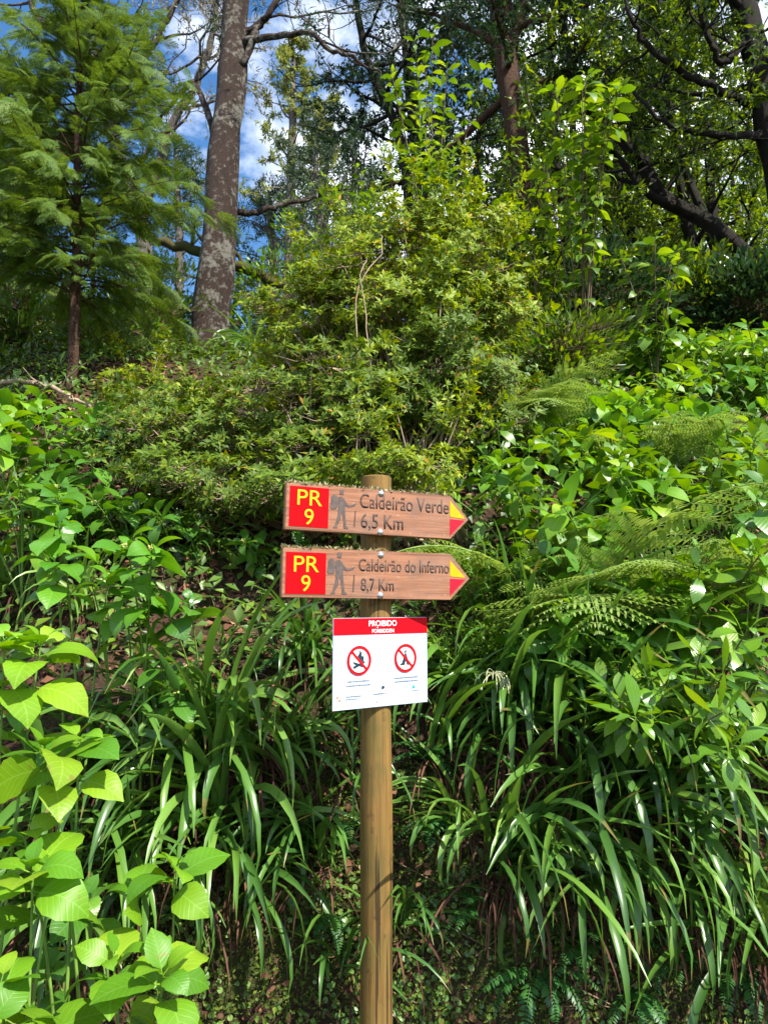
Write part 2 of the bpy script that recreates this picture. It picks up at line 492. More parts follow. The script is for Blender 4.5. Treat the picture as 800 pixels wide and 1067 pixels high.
# ------------------------------------------------------------------ leaf templates
def leaf_t(L=1.0, W=0.5, nseg=4, droop=0.6, fold=0.25, shape='ovate', serr=0.0, across=3, ripple=0.0):
    ts = np.linspace(0, 1, nseg + 1)
    if shape == 'ovate':
        w = np.sin(np.pi * ts ** 0.88) ** 0.72 * (1 - 0.12 * ts) * np.clip((1 - ts) * 3.6, 0.02, 1) ** 0.35
    elif shape == 'obovate':
        w = np.sin(np.pi * ts ** 1.25) ** 0.9
    else:
        w = np.sin(np.pi * ts) ** 0.9
    w = np.maximum(w, 0.0); w = w / w.max() * W / 2 * L
    w[0] = 0.02 * W * L; w[-1] = 0.006 * L
    if serr:
        w[1:-1] *= 1 + serr * (np.arange(1, nseg) % 2 * 2 - 1)
    ang = 0.25 * droop - droop * 1.3 * ts
    dy, dz = np.cos(ang), np.sin(ang)
    y = np.concatenate([[0], np.cumsum((dy[1:] + dy[:-1]) / 2)]) * L / nseg
    z = np.concatenate([[0], np.cumsum((dz[1:] + dz[:-1]) / 2)]) * L / nseg
    us = np.linspace(-1, 1, across)
    V, UV = [], []
    for i, t in enumerate(ts):
        for u in us:
            zz = z[i] + fold * w[i] * abs(u) - 0.35 * fold * w[i] * u * u * 2 + ripple * L * math.sin(i * math.pi) * abs(u)
            if ripple:
                zz += ripple * L * (1 if i % 2 else -1) * (1 - (2 * abs(u) - 1) ** 2)
            V.append((u * w[i], y[i], zz)); UV.append((0.5 + u * 0.5 * w[i] / (W / 2 * L), t))
    F = []
    for i in range(nseg):
        for j in range(across - 1):
            a = i * across + j
            F.append((a, a + 1, a + across + 1, a + across))
    return np.array(V), np.array(F), np.array(UV)

def tiny_leaf(W=0.4, fold=0.2, droop=0.1):
    V = np.array([(0, 0, 0), (-W / 2, 0.45, fold * W), (0, 0.5, 0), (W / 2, 0.45, fold * W), (0, 1, -droop)])
    F = np.array([(0, 2, 1, -1), (0, 3, 2, -1), (1, 2, 4, -1), (2, 3, 4, -1)])
    UV = np.array([(0.5, 0), (0, 0.45), (0.5, 0.5), (1, 0.45), (0.5, 1)])
    return V, F, UV

HYD = [leaf_t(1, 0.70, 9, d, f, 'ovate', 0.035, 5, 0.006) for d, f in ((0.7, 0.30), (1.1, 0.22), (1.6, 0.35), (0.4, 0.45), (1.4, 0.1), (0.9, 0.5))]
HYDS = [leaf_t(1, 0.62, 5, d, f, 'ovate') for d, f in ((0.5, 0.30), (0.9, 0.22), (1.2, 0.35))]
GLO = [leaf_t(1, 0.42, 6, d, f, 'obovate') for d, f in ((0.5, 0.30), (0.8, 0.2), (1.1, 0.4), (-0.3, 0.3))]
LIM = [leaf_t(1, 0.42, 4, d, f, 'ovate') for d, f in ((0.5, 0.30), (0.9, 0.2), (1.3, 0.4))]

def spin(rng, M_, s):
    return M_ * np.asarray(s).reshape(-1, 1, 1)

def scatter_leaves(mb, rng, temps, P, D, size, roll_sd=0.4, up=(0, 0, 1)):
    P = np.asarray(P, float); D = np.asarray(D, float)
    n = len(P)
    k = rng.integers(0, len(temps), n)
    Mx = frames(D, up, rng.normal(0, roll_sd, n)) * np.broadcast_to(size, (n,)).reshape(-1, 1, 1)
    for i, T in enumerate(temps):
        s = k == i
        mb.many(T, Mx[s], P[s])

def curve(p0, p1, p2, n):
    t = np.linspace(0, 1, n)[:, None]
    return (1 - t) ** 2 * np.asarray(p0) + 2 * t * (1 - t) * np.asarray(p1) + t * t * np.asarray(p2)

# ------------------------------------------------------------------ broad-leaved shoots (hydrangea and kin)
def shoot_shrub(name, seed, base, height, L=0.15, shoots=5, spread=0.35, mat='hyd', temps=HYD, pairs=6, front=0.3,
                stem='stem_green', opposite=True, buds=True, gap=1.0, lean=(0, 0)):
    rng = np.random.default_rng(seed)
    root = empty(name, base)
    for s in range(shoots):
        az = rng.uniform(0, 2 * math.pi)
        rr = spread * math.sqrt((s + 0.4) / shoots)
        h = height * rng.uniform(0.72, 1.0) if s else height
        if s == 0: rr = 0.02
        tip = np.array([rr * math.cos(az) + lean[0] * height, rr * math.sin(az) - front * h * 0.5 + lean[1] * height, h])
        b = np.array([rng.normal(0, 0.03), rng.normal(0, 0.03), -0.06])
        ctrl = b * 0.5 + tip * 0.35 + np.array([0, 0, h * 0.35])
        pts = curve(b, ctrl, tip, 12)
        st = MB(); st.tube(pts, np.linspace(0.0065, 0.0028, 12) * (L / 0.15), 5)
        so_ = st.build('stem', M[stem]); adopt(so_, root)
        T = unit(tip - pts[-3])
        # nodes measured back from the tip
        dist = 0.0; P, D, S = [], [], []
        a0 = rng.uniform(0, math.pi)
        length = np.linalg.norm(np.diff(pts, axis=0), axis=1).sum()
        for k in range(pairs):
            f = 1 - dist / length
            if f < 0.08: break
            x = f * 11; i0 = min(int(x), 10)
            p = pts[i0] * (1 - (x - i0)) + pts[i0 + 1] * (x - i0)
            tan = unit(pts[i0 + 1] - pts[i0])
            size = L * min(1.0, 0.45 + 0.28 * k) * rng.uniform(0.85, 1.15)
            if k > 4: size *= 0.85
            el = (0.75, 0.45, 0.25, 0.1, 0.0, -0.1, -0.15, -0.2, -0.2)[min(k, 8)] + rng.normal(0, 0.12)
            e1 = unit(np.cross(tan, [0.3, 1, 0.1])); e2 = np.cross(tan, e1)
            for q in range(2 if opposite else 2):
                a = a0 + k * (math.pi / 2 if opposite else 2.4) + q * (math.pi if opposite else 1.2) + rng.normal(0, 0.18)
                out = e1 * math.cos(a) + e2 * math.sin(a)
                d = unit(out * math.cos(el) + tan * math.sin(el) + np.array([0, 0, 0.08]))
                P.append(p + d * 0.12 * L); D.append(d); S.append(size * rng.uniform(0.9, 1.1))
                st2 = MB()
            dist += gap * L * (0.10 + 0.16 * min(k, 3)) * rng.uniform(0.8, 1.2)
        lf = MB()
        for p, d, s_ in zip(P, D, S):
            lf.tube(np.array([p - d * 0.14 * L, p - d * 0.06 * L, p + d * 0.03 * L]), 0.0022 * L / 0.15, 3)
        scatter_leaves(lf, rng, temps, P, D, S, 0.42)
        adopt(lf.build('leaves', M[mat]), so_)
        if buds and rng.random() < 0.45:
            bd = MB()
            n = 14
            q = rng.normal(0, 1, (n, 3)); q = unit(q) * 0.012 * L / 0.15
            for v in q:
                c = tip + T * 0.012 + v * np.array([1.3, 1.3, 0.5])
                bd.tube(np.array([c - [0, 0, 0.004], c, c + [0, 0, 0.004]]), np.array([0.0015, 0.0042, 0.001]) * L / 0.15, 5)
            adopt(bd.build('flower_bud', M['bud']), so_)
    return root

# ------------------------------------------------------------------ strap-leaved clumps
def blade(mb, p, az, el, L, W, droop, rng, nseg=11):
    ts = np.linspace(0, 1, nseg)
    ang = el - droop * ts ** 1.5
    h = np.array([math.cos(az), math.sin(az), 0]); side = np.array([-math.sin(az), math.cos(az), 0])
    tw = rng.normal(0, 0.9)
    az_bend = rng.normal(0, 0.35)
    ds = L / (nseg - 1)
    pts = [np.array(p, float)]
    for i in range(1, nseg):
        hb = h + side * az_bend * ts[i]
        pts.append(pts[-1] + (hb * math.cos(ang[i]) + np.array([0, 0, math.sin(ang[i])])) * ds)
    pts = np.array(pts)
    w = W * 0.5 * np.minimum(1, 0.55 + 1.6 * ts) * np.clip((1 - ts) * 3.2, 0.03, 1) ** 0.8
    V, UV = [], []
    for i in range(nseg):
        nrm = -h * math.sin(ang[i]) + np.array([0, 0, math.cos(ang[i])])
        a = tw * ts[i]
        s = side * math.cos(a) + nrm * math.sin(a)
        nn = nrm * math.cos(a) - side * math.sin(a)
        V += [pts[i] - s * w[i] + nn * w[i] * 0.35, pts[i] - nn * 0.1 * w[i], pts[i] + s * w[i] + nn * w[i] * 0.35]
        UV += [(0, ts[i]), (0.5, ts[i]), (1, ts[i])]
    F = []
    for i in range(nseg - 1):
        for j in range(2):
            a = i * 3 + j
            F.append((a, a + 1, a + 4, a + 3))
    mb.add(np.array(V), np.array(F), np.array(UV))

def strap_clump(seed, n=30, L=0.62, W=0.026, mat='strap', fan=0.85, thatch=26, name='strap_leaved_plant'):
    rng = np.random.default_rng(seed)
    root = empty(name)
    lf = MB()
    drift = rng.normal(0, .35)
    for i in range(n):
        az = -math.pi / 2 + drift + rng.normal(0, fan)
        el = rng.uniform(0.5, 1.55)
        l = L * rng.uniform(0.55, 1.12)
        dr = rng.uniform(1.5, 2.9) if rng.random() < 0.82 else rng.uniform(0.4, 1.3)
        blade(lf, (rng.normal(0, 0.035), rng.normal(0, 0.03), rng.uniform(-0.03, 0.03)), az, el, l, W * rng.uniform(0.75, 1.15), dr, rng)
    adopt(lf.build('leaves', M[mat]), root)
    if thatch:
        dd = MB()
        for i in range(thatch):
            az = -math.pi / 2 + rng.normal(0, 0.8)
            blade(dd, (rng.normal(0, 0.06), rng.normal(-0.02, 0.03), rng.uniform(-0.04, 0.02)), az, rng.uniform(-0.3, 0.3), rng.uniform(0.2, 0.45), 0.009, rng.uniform(1.2, 1.5), rng, 7)
        adopt(dd.build('dead_leaves', M['dead']), root)
    return root

# ------------------------------------------------------------------ ferns
def frond(rng, L, W, mat, parent, az, el, droop, n=17, bipinnate=True):
    mb = MB()
    t = np.linspace(0, 1, 20)
    ang = el - droop * t ** 1.3
    h = np.array([math.cos(az), math.sin(az), 0]); side = np.array([math.sin(az), -math.cos(az), 0])
    pts = [np.zeros(3)]
    for i in range(1, 20):
        pts.append(pts[-1] + (h * math.cos(ang[i]) + np.array([0, 0, math.sin(ang[i])])) * L / 19)
    pts = np.array(pts)
    mb.tube(pts, np.linspace(0.005, 0.001, 20) * L / 0.7, 4)
    start = 0.22 if bipinnate else 0.06
    P, D, S, N = [], [], [], []
    for k in range(n):
        f = start + (0.985 - start) * k / (n - 1)
        x = f * 19; i0 = min(int(x), 18)
        p = pts[i0] * (1 - x + i0) + pts[i0 + 1] * (x - i0)
        a = ang[i0]
        tan = h * math.cos(a) + np.array([0, 0, math.sin(a)])
        nrm = -h * math.sin(a) + np.array([0, 0, math.cos(a)])
        g = (f - start) / (1 - start)
        prof = (1 - g) ** 0.8 * (0.75 + 0.25 * min(1, g * 5)) if bipinnate else min(1, g * 6 + 0.3) * (1 - g ** 2.5)
        l = max(0.03, prof) * W
        for sg in (-1, 1):
            d = unit(side * sg + tan * 0.42 - nrm * 0.12 + rng.normal(0, 0.10, 3))
            if rng.random() < 0.05: continue
            P.append(p); D.append(d); S.append(l * rng.uniform(0.8, 1.1)); N.append(nrm)
    P, D, S, N = map(np.array, (P, D, S, N))
    if bipinnate:
        lp, ld, ls, ln = [], [], [], []
        for p, d, l, nr in zip(P, D, S, N):
            m = max(5, int(14 * min(1, l / (W * 0.8) + 0.15)))
            sd = unit(np.cross(d, nr))
            for q in range(m):
                g = (q + 0.6) / m
                pp = p + d * l * g - nr * l * 0.18 * g * g
                for sg in (-1, 1):
                    lp.append(pp); ld.append(unit(sd * sg + d * 0.5 - nr * 0.2)); ls.append((l * 0.25 * (1.02 - g * 0.85) + 0.005) * rng.uniform(.75, 1.1)); ln.append(nr)
            mb.tube(np.array([p, p + d * l * 0.5 - nr * l * 0.045, p + d * l - nr * l * 0.18]), np.array([0.0013, 0.001, 0.0004]), 3)
        lp, ld, ls, ln = map(np.array, (lp, ld, ls, ln))
        T = leaf_t(1, 0.30, 3, 0.3, 0.15, 'ovate')
        # keep the leaflet's normal near the frond's own normal
        Sd = unit(np.cross(ld, ln)); Nn = np.cross(Sd, ld)
        mb.many(T, np.stack([Sd, ld, Nn], -1) * ls[:, None, None], lp)
    else:
        T = leaf_t(1, 0.30, 3, 0.5, 0.2, 'ovate')
        Sd = unit(np.cross(D, N)); Nn = np.cross(Sd, D)
        mb.many(T, np.stack([Sd, D, Nn], -1) * S[:, None, None], P)
    return adopt(mb.build('frond', M[mat]), parent)

def fern(seed, n, L, W, mat, bip=True, fan=0.9, name='fern', el=(0.35, 1.1), droop=(0.7, 1.5)):
    rng = np.random.default_rng(seed)
    root = empty(name)
    for i in range(n):
        az = -math.pi / 2 + fan * (2 * (i + 0.5) / n - 1) + rng.normal(0, 0.2)
        frond(rng, L * rng.uniform(0.75, 1.1), W * rng.uniform(0.85, 1.1), mat, root, az, rng.uniform(*el), rng.uniform(*droop), 17 if bip else 22, bip)
    return root

# ------------------------------------------------------------------ small-leaved bushes
def whorl_template(n=7, L=1.0, W=0.32, seed=0):
    rng = np.random.default_rng(seed)
    T = leaf_t(1, W, 2, 0.5, 0.3, 'obovate')
    mb = MB()
    az = np.arange(n) * 2.4 + rng.normal(0, 0.2, n)
    el = rng.uniform(0.05, 0.9, n)
    D = np.stack([np.cos(az) * np.cos(el), np.sin(az) * np.cos(el), np.sin(el)], -1)
    mb.many(T, frames(D) * (L * rng.uniform(0.7, 1.1, n))[:, None, None], D * 0.03)
    # +Z is the shoot's own axis; leaf_t runs along +Y, so turn the whorl to grow along +Y
    V = np.vstack(mb.V)[:, [0, 2, 1]]
    return V, np.vstack(mb.Q), np.vstack(mb.UV)
WHORLS = [whorl_template(7, 1, 0.34, s) for s in range(4)]

def bush(name, base, blobs, seed, mat='azalea', leaf=0.045, clusters=70, tips=20, temps=WHORLS, tip_r=0.17, stem='stem_pale', up=0.7, stems=True, sprays=0):
    """blobs: (offset xyz, radii xyz, weight)"""
    rng = np.random.default_rng(seed)
    root = empty(name, base)
    w = np.array([b[2] for b in blobs], float); w /= w.sum()
    wood, lf = MB(), MB()
    bases = [np.array([rng.normal(0, 0.08), rng.normal(0, 0.06), -0.1]) for _ in range(6)]
    for c in range(clusters):
        b = blobs[rng.choice(len(blobs), p=w)]
        d = unit(rng.normal(0, 1, 3)); r = rng.uniform(0.3, 1.0) ** 0.5 * (1.0 if rng.random() < .8 else rng.uniform(1.0, 1.35))
        r *= 0.86 + 0.34 * math.sin(5.1 * d[0] + seed) * math.sin(4.3 * d[2] + 1.7 * seed) + 0.12 * math.sin(9 * d[1] + seed)
        cen = np.array(b[0]) + d * r * np.array(b[1])
        out = unit(d / np.array(b[1]))
        if stems:
            b0 = bases[rng.integers(0, 6)]
            mid = np.array(b[0]) * 0.6 + b0 * 0.4 + rng.normal(0, 0.12, 3)
            pts = curve(b0, mid, cen, 9); pts[1:-1] += rng.normal(0, 0.012, (7, 3))
            wood.tube(pts, np.linspace(0.010, 0.003, 9), 4)
        n = int(tips * rng.uniform(0.6, 1.4))
        q = unit(rng.normal(0, 1, (n, 3)) + out * 0.9 + np.array([0, -0.2, 0.5])) * (tip_r * rng.uniform(0.35, 1.1, n))[:, None] * np.array([1.35, 1.35, 0.5])
        P = cen + q
        for p in P[::2]:
            m_ = (cen + p) / 2 + np.array([0, 0, -0.02])
            wood.tube(np.array([cen, m_, p]), np.array([0.003, 0.0022, 0.0013]), 3)
        D = unit(unit(q) * 0.6 + np.array([0, -0.12, up]) + out * 0.35)
        scatter_leaves(lf, rng, temps, P, D, leaf * rng.uniform(0.7, 1.25, n), 3.0)
        if c < sprays:
            d0 = unit(out * 0.7 + rng.normal(0, .35, 3) + np.array([0, -0.1, 0.8])); Ls = rng.uniform(.18, .5)
            ln = curve(cen, cen + d0 * Ls * .6, cen + d0 * Ls + out * .15 * Ls, 9)
            wood.tube(ln, np.linspace(.004, .0012, 9), 4)
            sp_ = np.vstack([ln[3:]] + [ln[k] + unit(rng.normal(0, 1, (3, 3))) * rng.uniform(.02, .07, (3, 1)) for k in range(3, 9)])
            scatter_leaves(lf, rng, temps, sp_, unit(np.broadcast_to(d0, sp_.shape) + rng.normal(0, .5, sp_.shape)), leaf * rng.uniform(.7, 1.2, len(sp_)), 3.0)
    if wood.n:
        adopt(wood.build('branches', M[stem]), root)
    adopt(lf.build('foliage', M[mat]), root)
    return root

def wand_shrub(name, base, seed, n=14, H=0.9, leaf=0.035, mat='privet', spread=0.5, front=0.3, temps=None, step=0.03, stem='stem_green'):
    rng = np.random.default_rng(seed)
    root = empty(name, base)
    temps = temps or [tiny_leaf(0.42), tiny_leaf(0.36, 0.3, 0.2)]
    wood, lf = MB(), MB()
    P, D, S = [], [], []
    for i in range(n):
        az = rng.uniform(0, 2 * math.pi); rr = spread * math.sqrt(rng.random())
        h = H * rng.uniform(0.55, 1.05)
        tip = np.array([rr * math.cos(az), rr * math.sin(az) - front * h, h])
        pts = curve((rng.normal(0, .04), rng.normal(0, .04), -0.05), (tip[0] * 0.3, tip[1] * 0.2, h * 0.7), tip, 14)
        wood.tube(pts, np.linspace(0.005, 0.0012, 14), 4)
        # side twigs
        lines = [pts[4:]]
        for k in range(7):
            j = rng.integers(5, 13)
            d = unit(rng.normal(0, 1, 3) + np.array([0, -0.3, 0.5])) * rng.uniform(0.08, 0.22) * H
            tw = curve(pts[j], pts[j] + d * 0.5 + [0, 0, 0.02], pts[j] + d, 6)
            wood.tube(tw, np.linspace(0.002, 0.0008, 6), 3); lines.append(tw)
        for ln in lines:
            seg = np.linalg.norm(np.diff(ln, axis=0), axis=1); Ls = seg.sum()
            m = max(3, int(Ls / step))
            t = np.linspace(0.1, 1, m) * (len(ln) - 1)
            for q, tt in enumerate(t):
                i0 = min(int(tt), len(ln) - 2)
                p = ln[i0] + (ln[i0 + 1] - ln[i0]) * (tt - i0); tan = unit(ln[i0 + 1] - ln[i0])
                e1 = unit(np.cross(tan, [0.2, 1, 0.3])); e2 = np.cross(tan, e1)
                for sg in (0, math.pi):
                    a = q * 1.57 + sg + rng.normal(0, 0.25)
                    P.append(p); D.append(unit((e1 * math.cos(a) + e2 * math.sin(a)) + tan * 0.6)); S.append(leaf * rng.uniform(0.7, 1.15))
    scatter_leaves(lf, rng, temps, P, D, np.array(S), 0.4)
    adopt(wood.build('stems', M[stem]), root)
    adopt(lf.build('foliage', M[mat]), root)
    return root

# ------------------------------------------------------------------ trees
def resample(pts, rad, n):
    pts = np.asarray(pts, float); rad = np.asarray(rad, float)
    k = len(pts)
    t = np.linspace(0, k - 1, n)
    out = []
    for x in t:                                   # Catmull-Rom
        i = min(int(x), k - 2); f = x - i
        p0, p1, p2, p3 = pts[max(i - 1, 0)], pts[i], pts[i + 1], pts[min(i + 2, k - 1)]
        out.append(0.5 * (2 * p1 + (p2 - p0) * f + (2 * p0 - 5 * p1 + 4 * p2 - p3) * f * f + (3 * p1 - p0 - 3 * p2 + p3) * f ** 3))
    return np.array(out), np.interp(t, np.arange(k), rad)

def wob_line(rng, p, d, L, n=8, wob=0.12, lift=0.0):
    pts = [np.array(p, float)]; d = unit(d)
    for i in range(n - 1):
        d = unit(d + rng.normal(0, wob, 3) + np.array([0, 0, lift]))
        pts.append(pts[-1] + d * L / (n - 1))
    return np.array(pts)

LAU = [tiny_leaf(0.36, 0.25, 0.1), tiny_leaf(0.42, 0.15, 0.25), tiny_leaf(0.32, 0.35, 0.0)]
NEED = [tiny_leaf(0.09, 0.1, 0.15), tiny_leaf(0.13, 0.1, 0.3)]

def tree(name, trunks, seed, bark, leaf_m, limbs=12, start=0.35, limb_len=2.2, sec=5, twig=5, leaves=18, leaf=0.10, temps=LAU,
         lift=0.05, el=(0.0, 0.8), wob=0.14, sides=10, bias=(0, 0, 0), base=None, fork_wood=None, hang=0.0, lim_shape=None, spread_leaf=1.0):
    """trunks: list of (points, radii) in world space; the first starts at the tree's base"""
    rng = np.random.default_rng(seed)
    o0 = np.array(trunks[0][0][0], float)
    root = empty(name, o0)
    wood, lf = MB(), MB()
    P, D = [], []
    for ti, (tp, tr) in enumerate(trunks):
        pts, rad = resample(np.array(tp, float) - o0, tr, 26)
        pts[1:-1] += rng.normal(0, 0.01, (24, 3))
        wood.tube(pts, rad * (1 + 0.05 * np.sin(np.arange(26) * 1.7) + rng.normal(0, .015, 26)), sides, True)
        nl = limbs if np.isscalar(limbs) else limbs[ti]
        for i in range(nl):
            f = start + (0.99 - start) * (i + rng.random()) / nl
            x = f * 25; i0 = min(int(x), 24)
            p = pts[i0] + (pts[i0 + 1] - pts[i0]) * (x - i0); r0 = rad[i0]
            az = i * 2.4 + rng.normal(0, 0.5)
            e = rng.uniform(*el)
            d = unit(np.array([math.cos(az) * math.cos(e), math.sin(az) * math.cos(e), math.sin(e)]) + np.array(bias))
            g = (f - start) / (1 - start)
            Ls = limb_len * (lim_shape(g) if lim_shape else (1.0 - 0.45 * g)) * rng.uniform(0.7, 1.15)
            ln = wob_line(rng, p, d, Ls, 9, wob, lift)
            wood.tube(ln, np.linspace(min(r0 * 0.5, 0.02 * Ls + 0.015), 0.006, 9), 6)
            for j in range(sec):
                a = rng.integers(2, 9)
                d2 = unit(unit(ln[min(a, 8)] - ln[a - 1]) + rng.normal(0, 0.75, 3) + np.array([0, 0, 0.1]))
                l2 = Ls * rng.uniform(0.28, 0.5)
                s2 = wob_line(rng, ln[a], d2, l2, 6, wob * 1.3, lift)
                wood.tube(s2, np.linspace(0.010, 0.004, 6), 4)
                for k in range(twig):
                    b = rng.integers(1, 6)
                    d3 = unit(unit(s2[b] - s2[b - 1]) + rng.normal(0, 0.8, 3) + np.array([0, 0, -hang]))
                    l3 = l2 * rng.uniform(0.35, 0.65)
                    t3 = wob_line(rng, s2[b], d3, l3, 4, 0.2, -hang * 0.3)
                    wood.tube(t3, np.linspace(0.004, 0.0015, 4), 3)
                    m = int(leaves * rng.uniform(0.6, 1.4))
                    u = rng.uniform(0.15, 1.05, m) * 3
                    ii = np.minimum(u.astype(int), 2)
                    pp = t3[ii] + (t3[ii + 1] - t3[ii]) * (u - ii)[:, None]
                    P.append(pp + rng.normal(0, 0.02 * spread_leaf, (m, 3)))
                    D.append(unit(d3 * 0.5 + rng.normal(0, 0.7, (m, 3)) + np.array([0, 0, -0.1 - hang])))
    adopt(wood.build('trunk', M[bark]), root)
    if P and leaves:
        P = np.vstack(P); D = np.vstack(D)
        scatter_leaves(lf, rng, temps, P, D, leaf * rng.uniform(0.65, 1.2, len(P)), 0.9)
        adopt(lf.build('crown', M[leaf_m]), root)
    return root

def spray_template(seed):
    """flat feathery cypress spray along +Y, about 1 long"""
    rng = np.random.default_rng(seed)
    mb = MB()
    V, F = [], []
    def strip(p, d, L, w, bend):
        s = np.array([d[1], -d[0], 0])
        a, b, c = p, p + d * L * 0.5, p + d * L + np.array([0, 0, -bend * L])
        n = len(V)
        V.extend([a - s * w * .5, a + s * w * .5, b + s * w * .55, b - s * w * .55, c])
        F.append((n, n + 1, n + 2, n + 3)); F.append((n + 3, n + 2, n + 4, -1))
    for k in range(13):
        f = 0.06 + 0.9 * k / 12
        p = np.array([0, f, -0.22 * f * f])
        Ls = 0.42 * (1 - f) ** 0.7 + 0.08
        sg = 1 if k % 2 else -1
        a = rng.uniform(0.55, 0.8) * sg
        d = np.array([math.sin(a), math.cos(a), -0.12]); d /= np.linalg.norm(d)
        strip(p, d, Ls, 0.022, 0.25)
        for q in range(5):
            g = 0.15 + 0.75 * q / 4
            pp = p + d * Ls * g + np.array([0, 0, -0.2 * Ls * g * g])
            for s2 in (-1, 1):
                a2 = a + s2 * rng.uniform(0.5, 0.8)
                d2 = np.array([math.sin(a2), math.cos(a2), -0.15]); d2 /= np.linalg.norm(d2)
                strip(pp, d2, Ls * 0.42 * (1.1 - g * 0.7), 0.024, 0.3)
    strip(np.zeros(3), np.array([0, 1, -0.1]), 1.0, 0.014, 0.1)
    V = np.array(V)
    return V, np.array(F), np.column_stack([V[:, 0] + .5, V[:, 1]])
SPRAY = [spray_template(s) for s in range(3)]

# ================================================================== TREES BEHIND
def pr(px, Y):                       # photo pixels of width -> metres at depth Y
    return px * Y / FPX * 1.03

def path(pts):
    """[(px, py, Y, half width px)] -> world points, radii"""
    return [at(a, b, c) for a, b, c, d in pts], [pr(d, c) for a, b, c, d in pts]

def rooted(pts, sink=0.25):
    p, r = path(pts)
    g = gnd(p[0][0], p[0][1]); g[2] -= sink
    return [g] + p[1:], r

# --- big lichen-spotted pine on the left
P_Y = 7.6
pine = tree('pine_tree', [
    rooted([(214, 392, P_Y, 21.5), (219, 345, P_Y, 20), (228, 250, P_Y, 18.5), (236, 150, P_Y + .05, 16.5), (243, 60, P_Y + .1, 15.2), (247, -30, P_Y + .15, 14.2), (254, -220, P_Y + .3, 13), (262, -480, P_Y + .5, 9), (270, -800, P_Y + .6, 3)]),
    path([(247, 48, P_Y + .1, 5), (262, 41, P_Y, 4), (300, 36, P_Y - .2, 3.2), (326, 36, P_Y - .3, 2.8), (345, 52, P_Y - .4, 2.5), (368, 60, P_Y - .5, 2), (384, 72, P_Y - .5, 1.2)]),
    path([(244, 82, P_Y + .1, 5), (258, 58, P_Y, 4), (268, 30, P_Y, 3.5), (284, 8, P_Y - .1, 2.5), (300, -30, P_Y - .1, 2)]),
    path([(228, 150, P_Y + .1, 4), (205, 90, P_Y + .3, 3), (190, 95, P_Y + .4, 2.4), (160, 130, P_Y + .6, 1.6)]),
    path([(226, 205, P_Y + .2, 4), (255, 222, P_Y + .4, 3.4), (300, 212, P_Y + .5, 2.6), (345, 204, P_Y + .6, 1.6)]),
], 11, 'bark_pine', 'needle', limbs=[16, 2, 2, 2, 2], start=0.52, limb_len=1.6, sec=4, twig=4, leaves=12, leaf=0.10, temps=NEED, el=(-0.1, 0.6), sides=16, wob=0.2)
tag(pine, 'tall straight pine with pale lichen blotches on dark reddish bark at left', 'pine tree')

# --- feathery conifer at far left
def cypress(seed, base, top, radius, low):
    rng = np.random.default_rng(seed)
    root = empty('cypress_tree', base)
    wood, lf = MB(), MB()
    tp = np.array(top) - np.array(base)
    pts, rad = resample([(0, 0, -0.2), tp * 0.3 + [0.01, 0, 0], tp * 0.65 + [-0.02, 0, 0], tp], [0.048, 0.036, 0.022, 0.006], 24)
    wood.tube(pts, rad, 9, True)
    H = tp[2]
    P, D, S = [], [], []
    for i in range(190):
        f = low + (0.985 - low) * (i + rng.random()) / 190
        p = pts[0] + (pts[-1] - pts[0]) * f
        az = i * 2.39996 + rng.normal(0, 0.3)
        e = rng.uniform(-0.1, 0.7) + 0.5 * f
        g = (f - low) / (1 - low)
        L = radius * (min(1, 0.6 + 2.2 * g) * (1 - g ** 3.0) + 0.16) * rng.uniform(0.45, 1.15)
        d = np.array([math.cos(az) * math.cos(e), math.sin(az) * math.cos(e), math.sin(e)])
        ln = wob_line(rng, p, d, L, 8, 0.07, -0.10)
        wood.tube(ln, np.linspace(0.009, 0.002, 8), 4)
        m = max(5, int(L / 0.05))
        for q in range(m):
            x = (0.22 + 0.78 * q / (m - 1)) * 7; i0 = min(int(x), 6)
            pp = ln[i0] + (ln[i0 + 1] - ln[i0]) * (x - i0); tan = unit(ln[i0 + 1] - ln[i0])
            side = unit(np.cross(tan, [0, 0, 1])) * (1 if q % 2 else -1)
            dd = unit(tan * 0.9 + side * rng.uniform(0.3, 0.9) + np.array([0, 0, rng.uniform(-0.75, 0.25)]))
            P.append(pp); D.append(dd); S.append(rng.uniform(0.12, 0.24) * (0.75 + 0.25 * (1 - g)))
    scatter_leaves(lf, rng, SPRAY, P, D, np.array(S), 0.7)
    adopt(wood.build('trunk', M['bark_red']), root)
    adopt(lf.build('crown', M['cypress']), root)
    return root
b = gp(75, 405)
c1 = cypress(21, b, at(88, -15, b[1] + 0.1), 1.0, 0.24)
tag(c1, 'feathery bright green conifer with a thin bare lower trunk at the far left', 'conifer')
b = gp(8, 370)
c2 = cypress(22, gnd(-4.2, 7.6), gnd(-4.2, 7.6) + [0.1, 0, 3.4], 1.0, 0.12)
tag(c2, 'smaller feathery conifer cut by the left edge behind the thin trunked one', 'conifer')

# --- reddish trunk right of centre with the dark crown
TY = 9.0
t = tree('laurel_tree', [
    rooted([(549, 385, TY, 10.5), (549, 330, TY, 10.5), (545, 230, TY, 11), (538, 140, TY, 12), (528, 70, TY, 12.5), (522, 10, TY, 12.5), (518, -70, TY, 11), (505, -230, TY + .2, 8), (500, -400, TY + .3, 3)]),
    path([(526, 62, TY, 9), (540, 20, TY, 8), (556, -20, TY - .1, 7), (600, -120, TY - .3, 4), (630, -200, TY - .4, 2)]),
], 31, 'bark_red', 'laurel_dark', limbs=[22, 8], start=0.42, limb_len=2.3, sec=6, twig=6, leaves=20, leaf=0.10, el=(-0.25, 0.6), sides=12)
tag(t, 'reddish barked tree right of centre under a dense dark crown', 'tree')

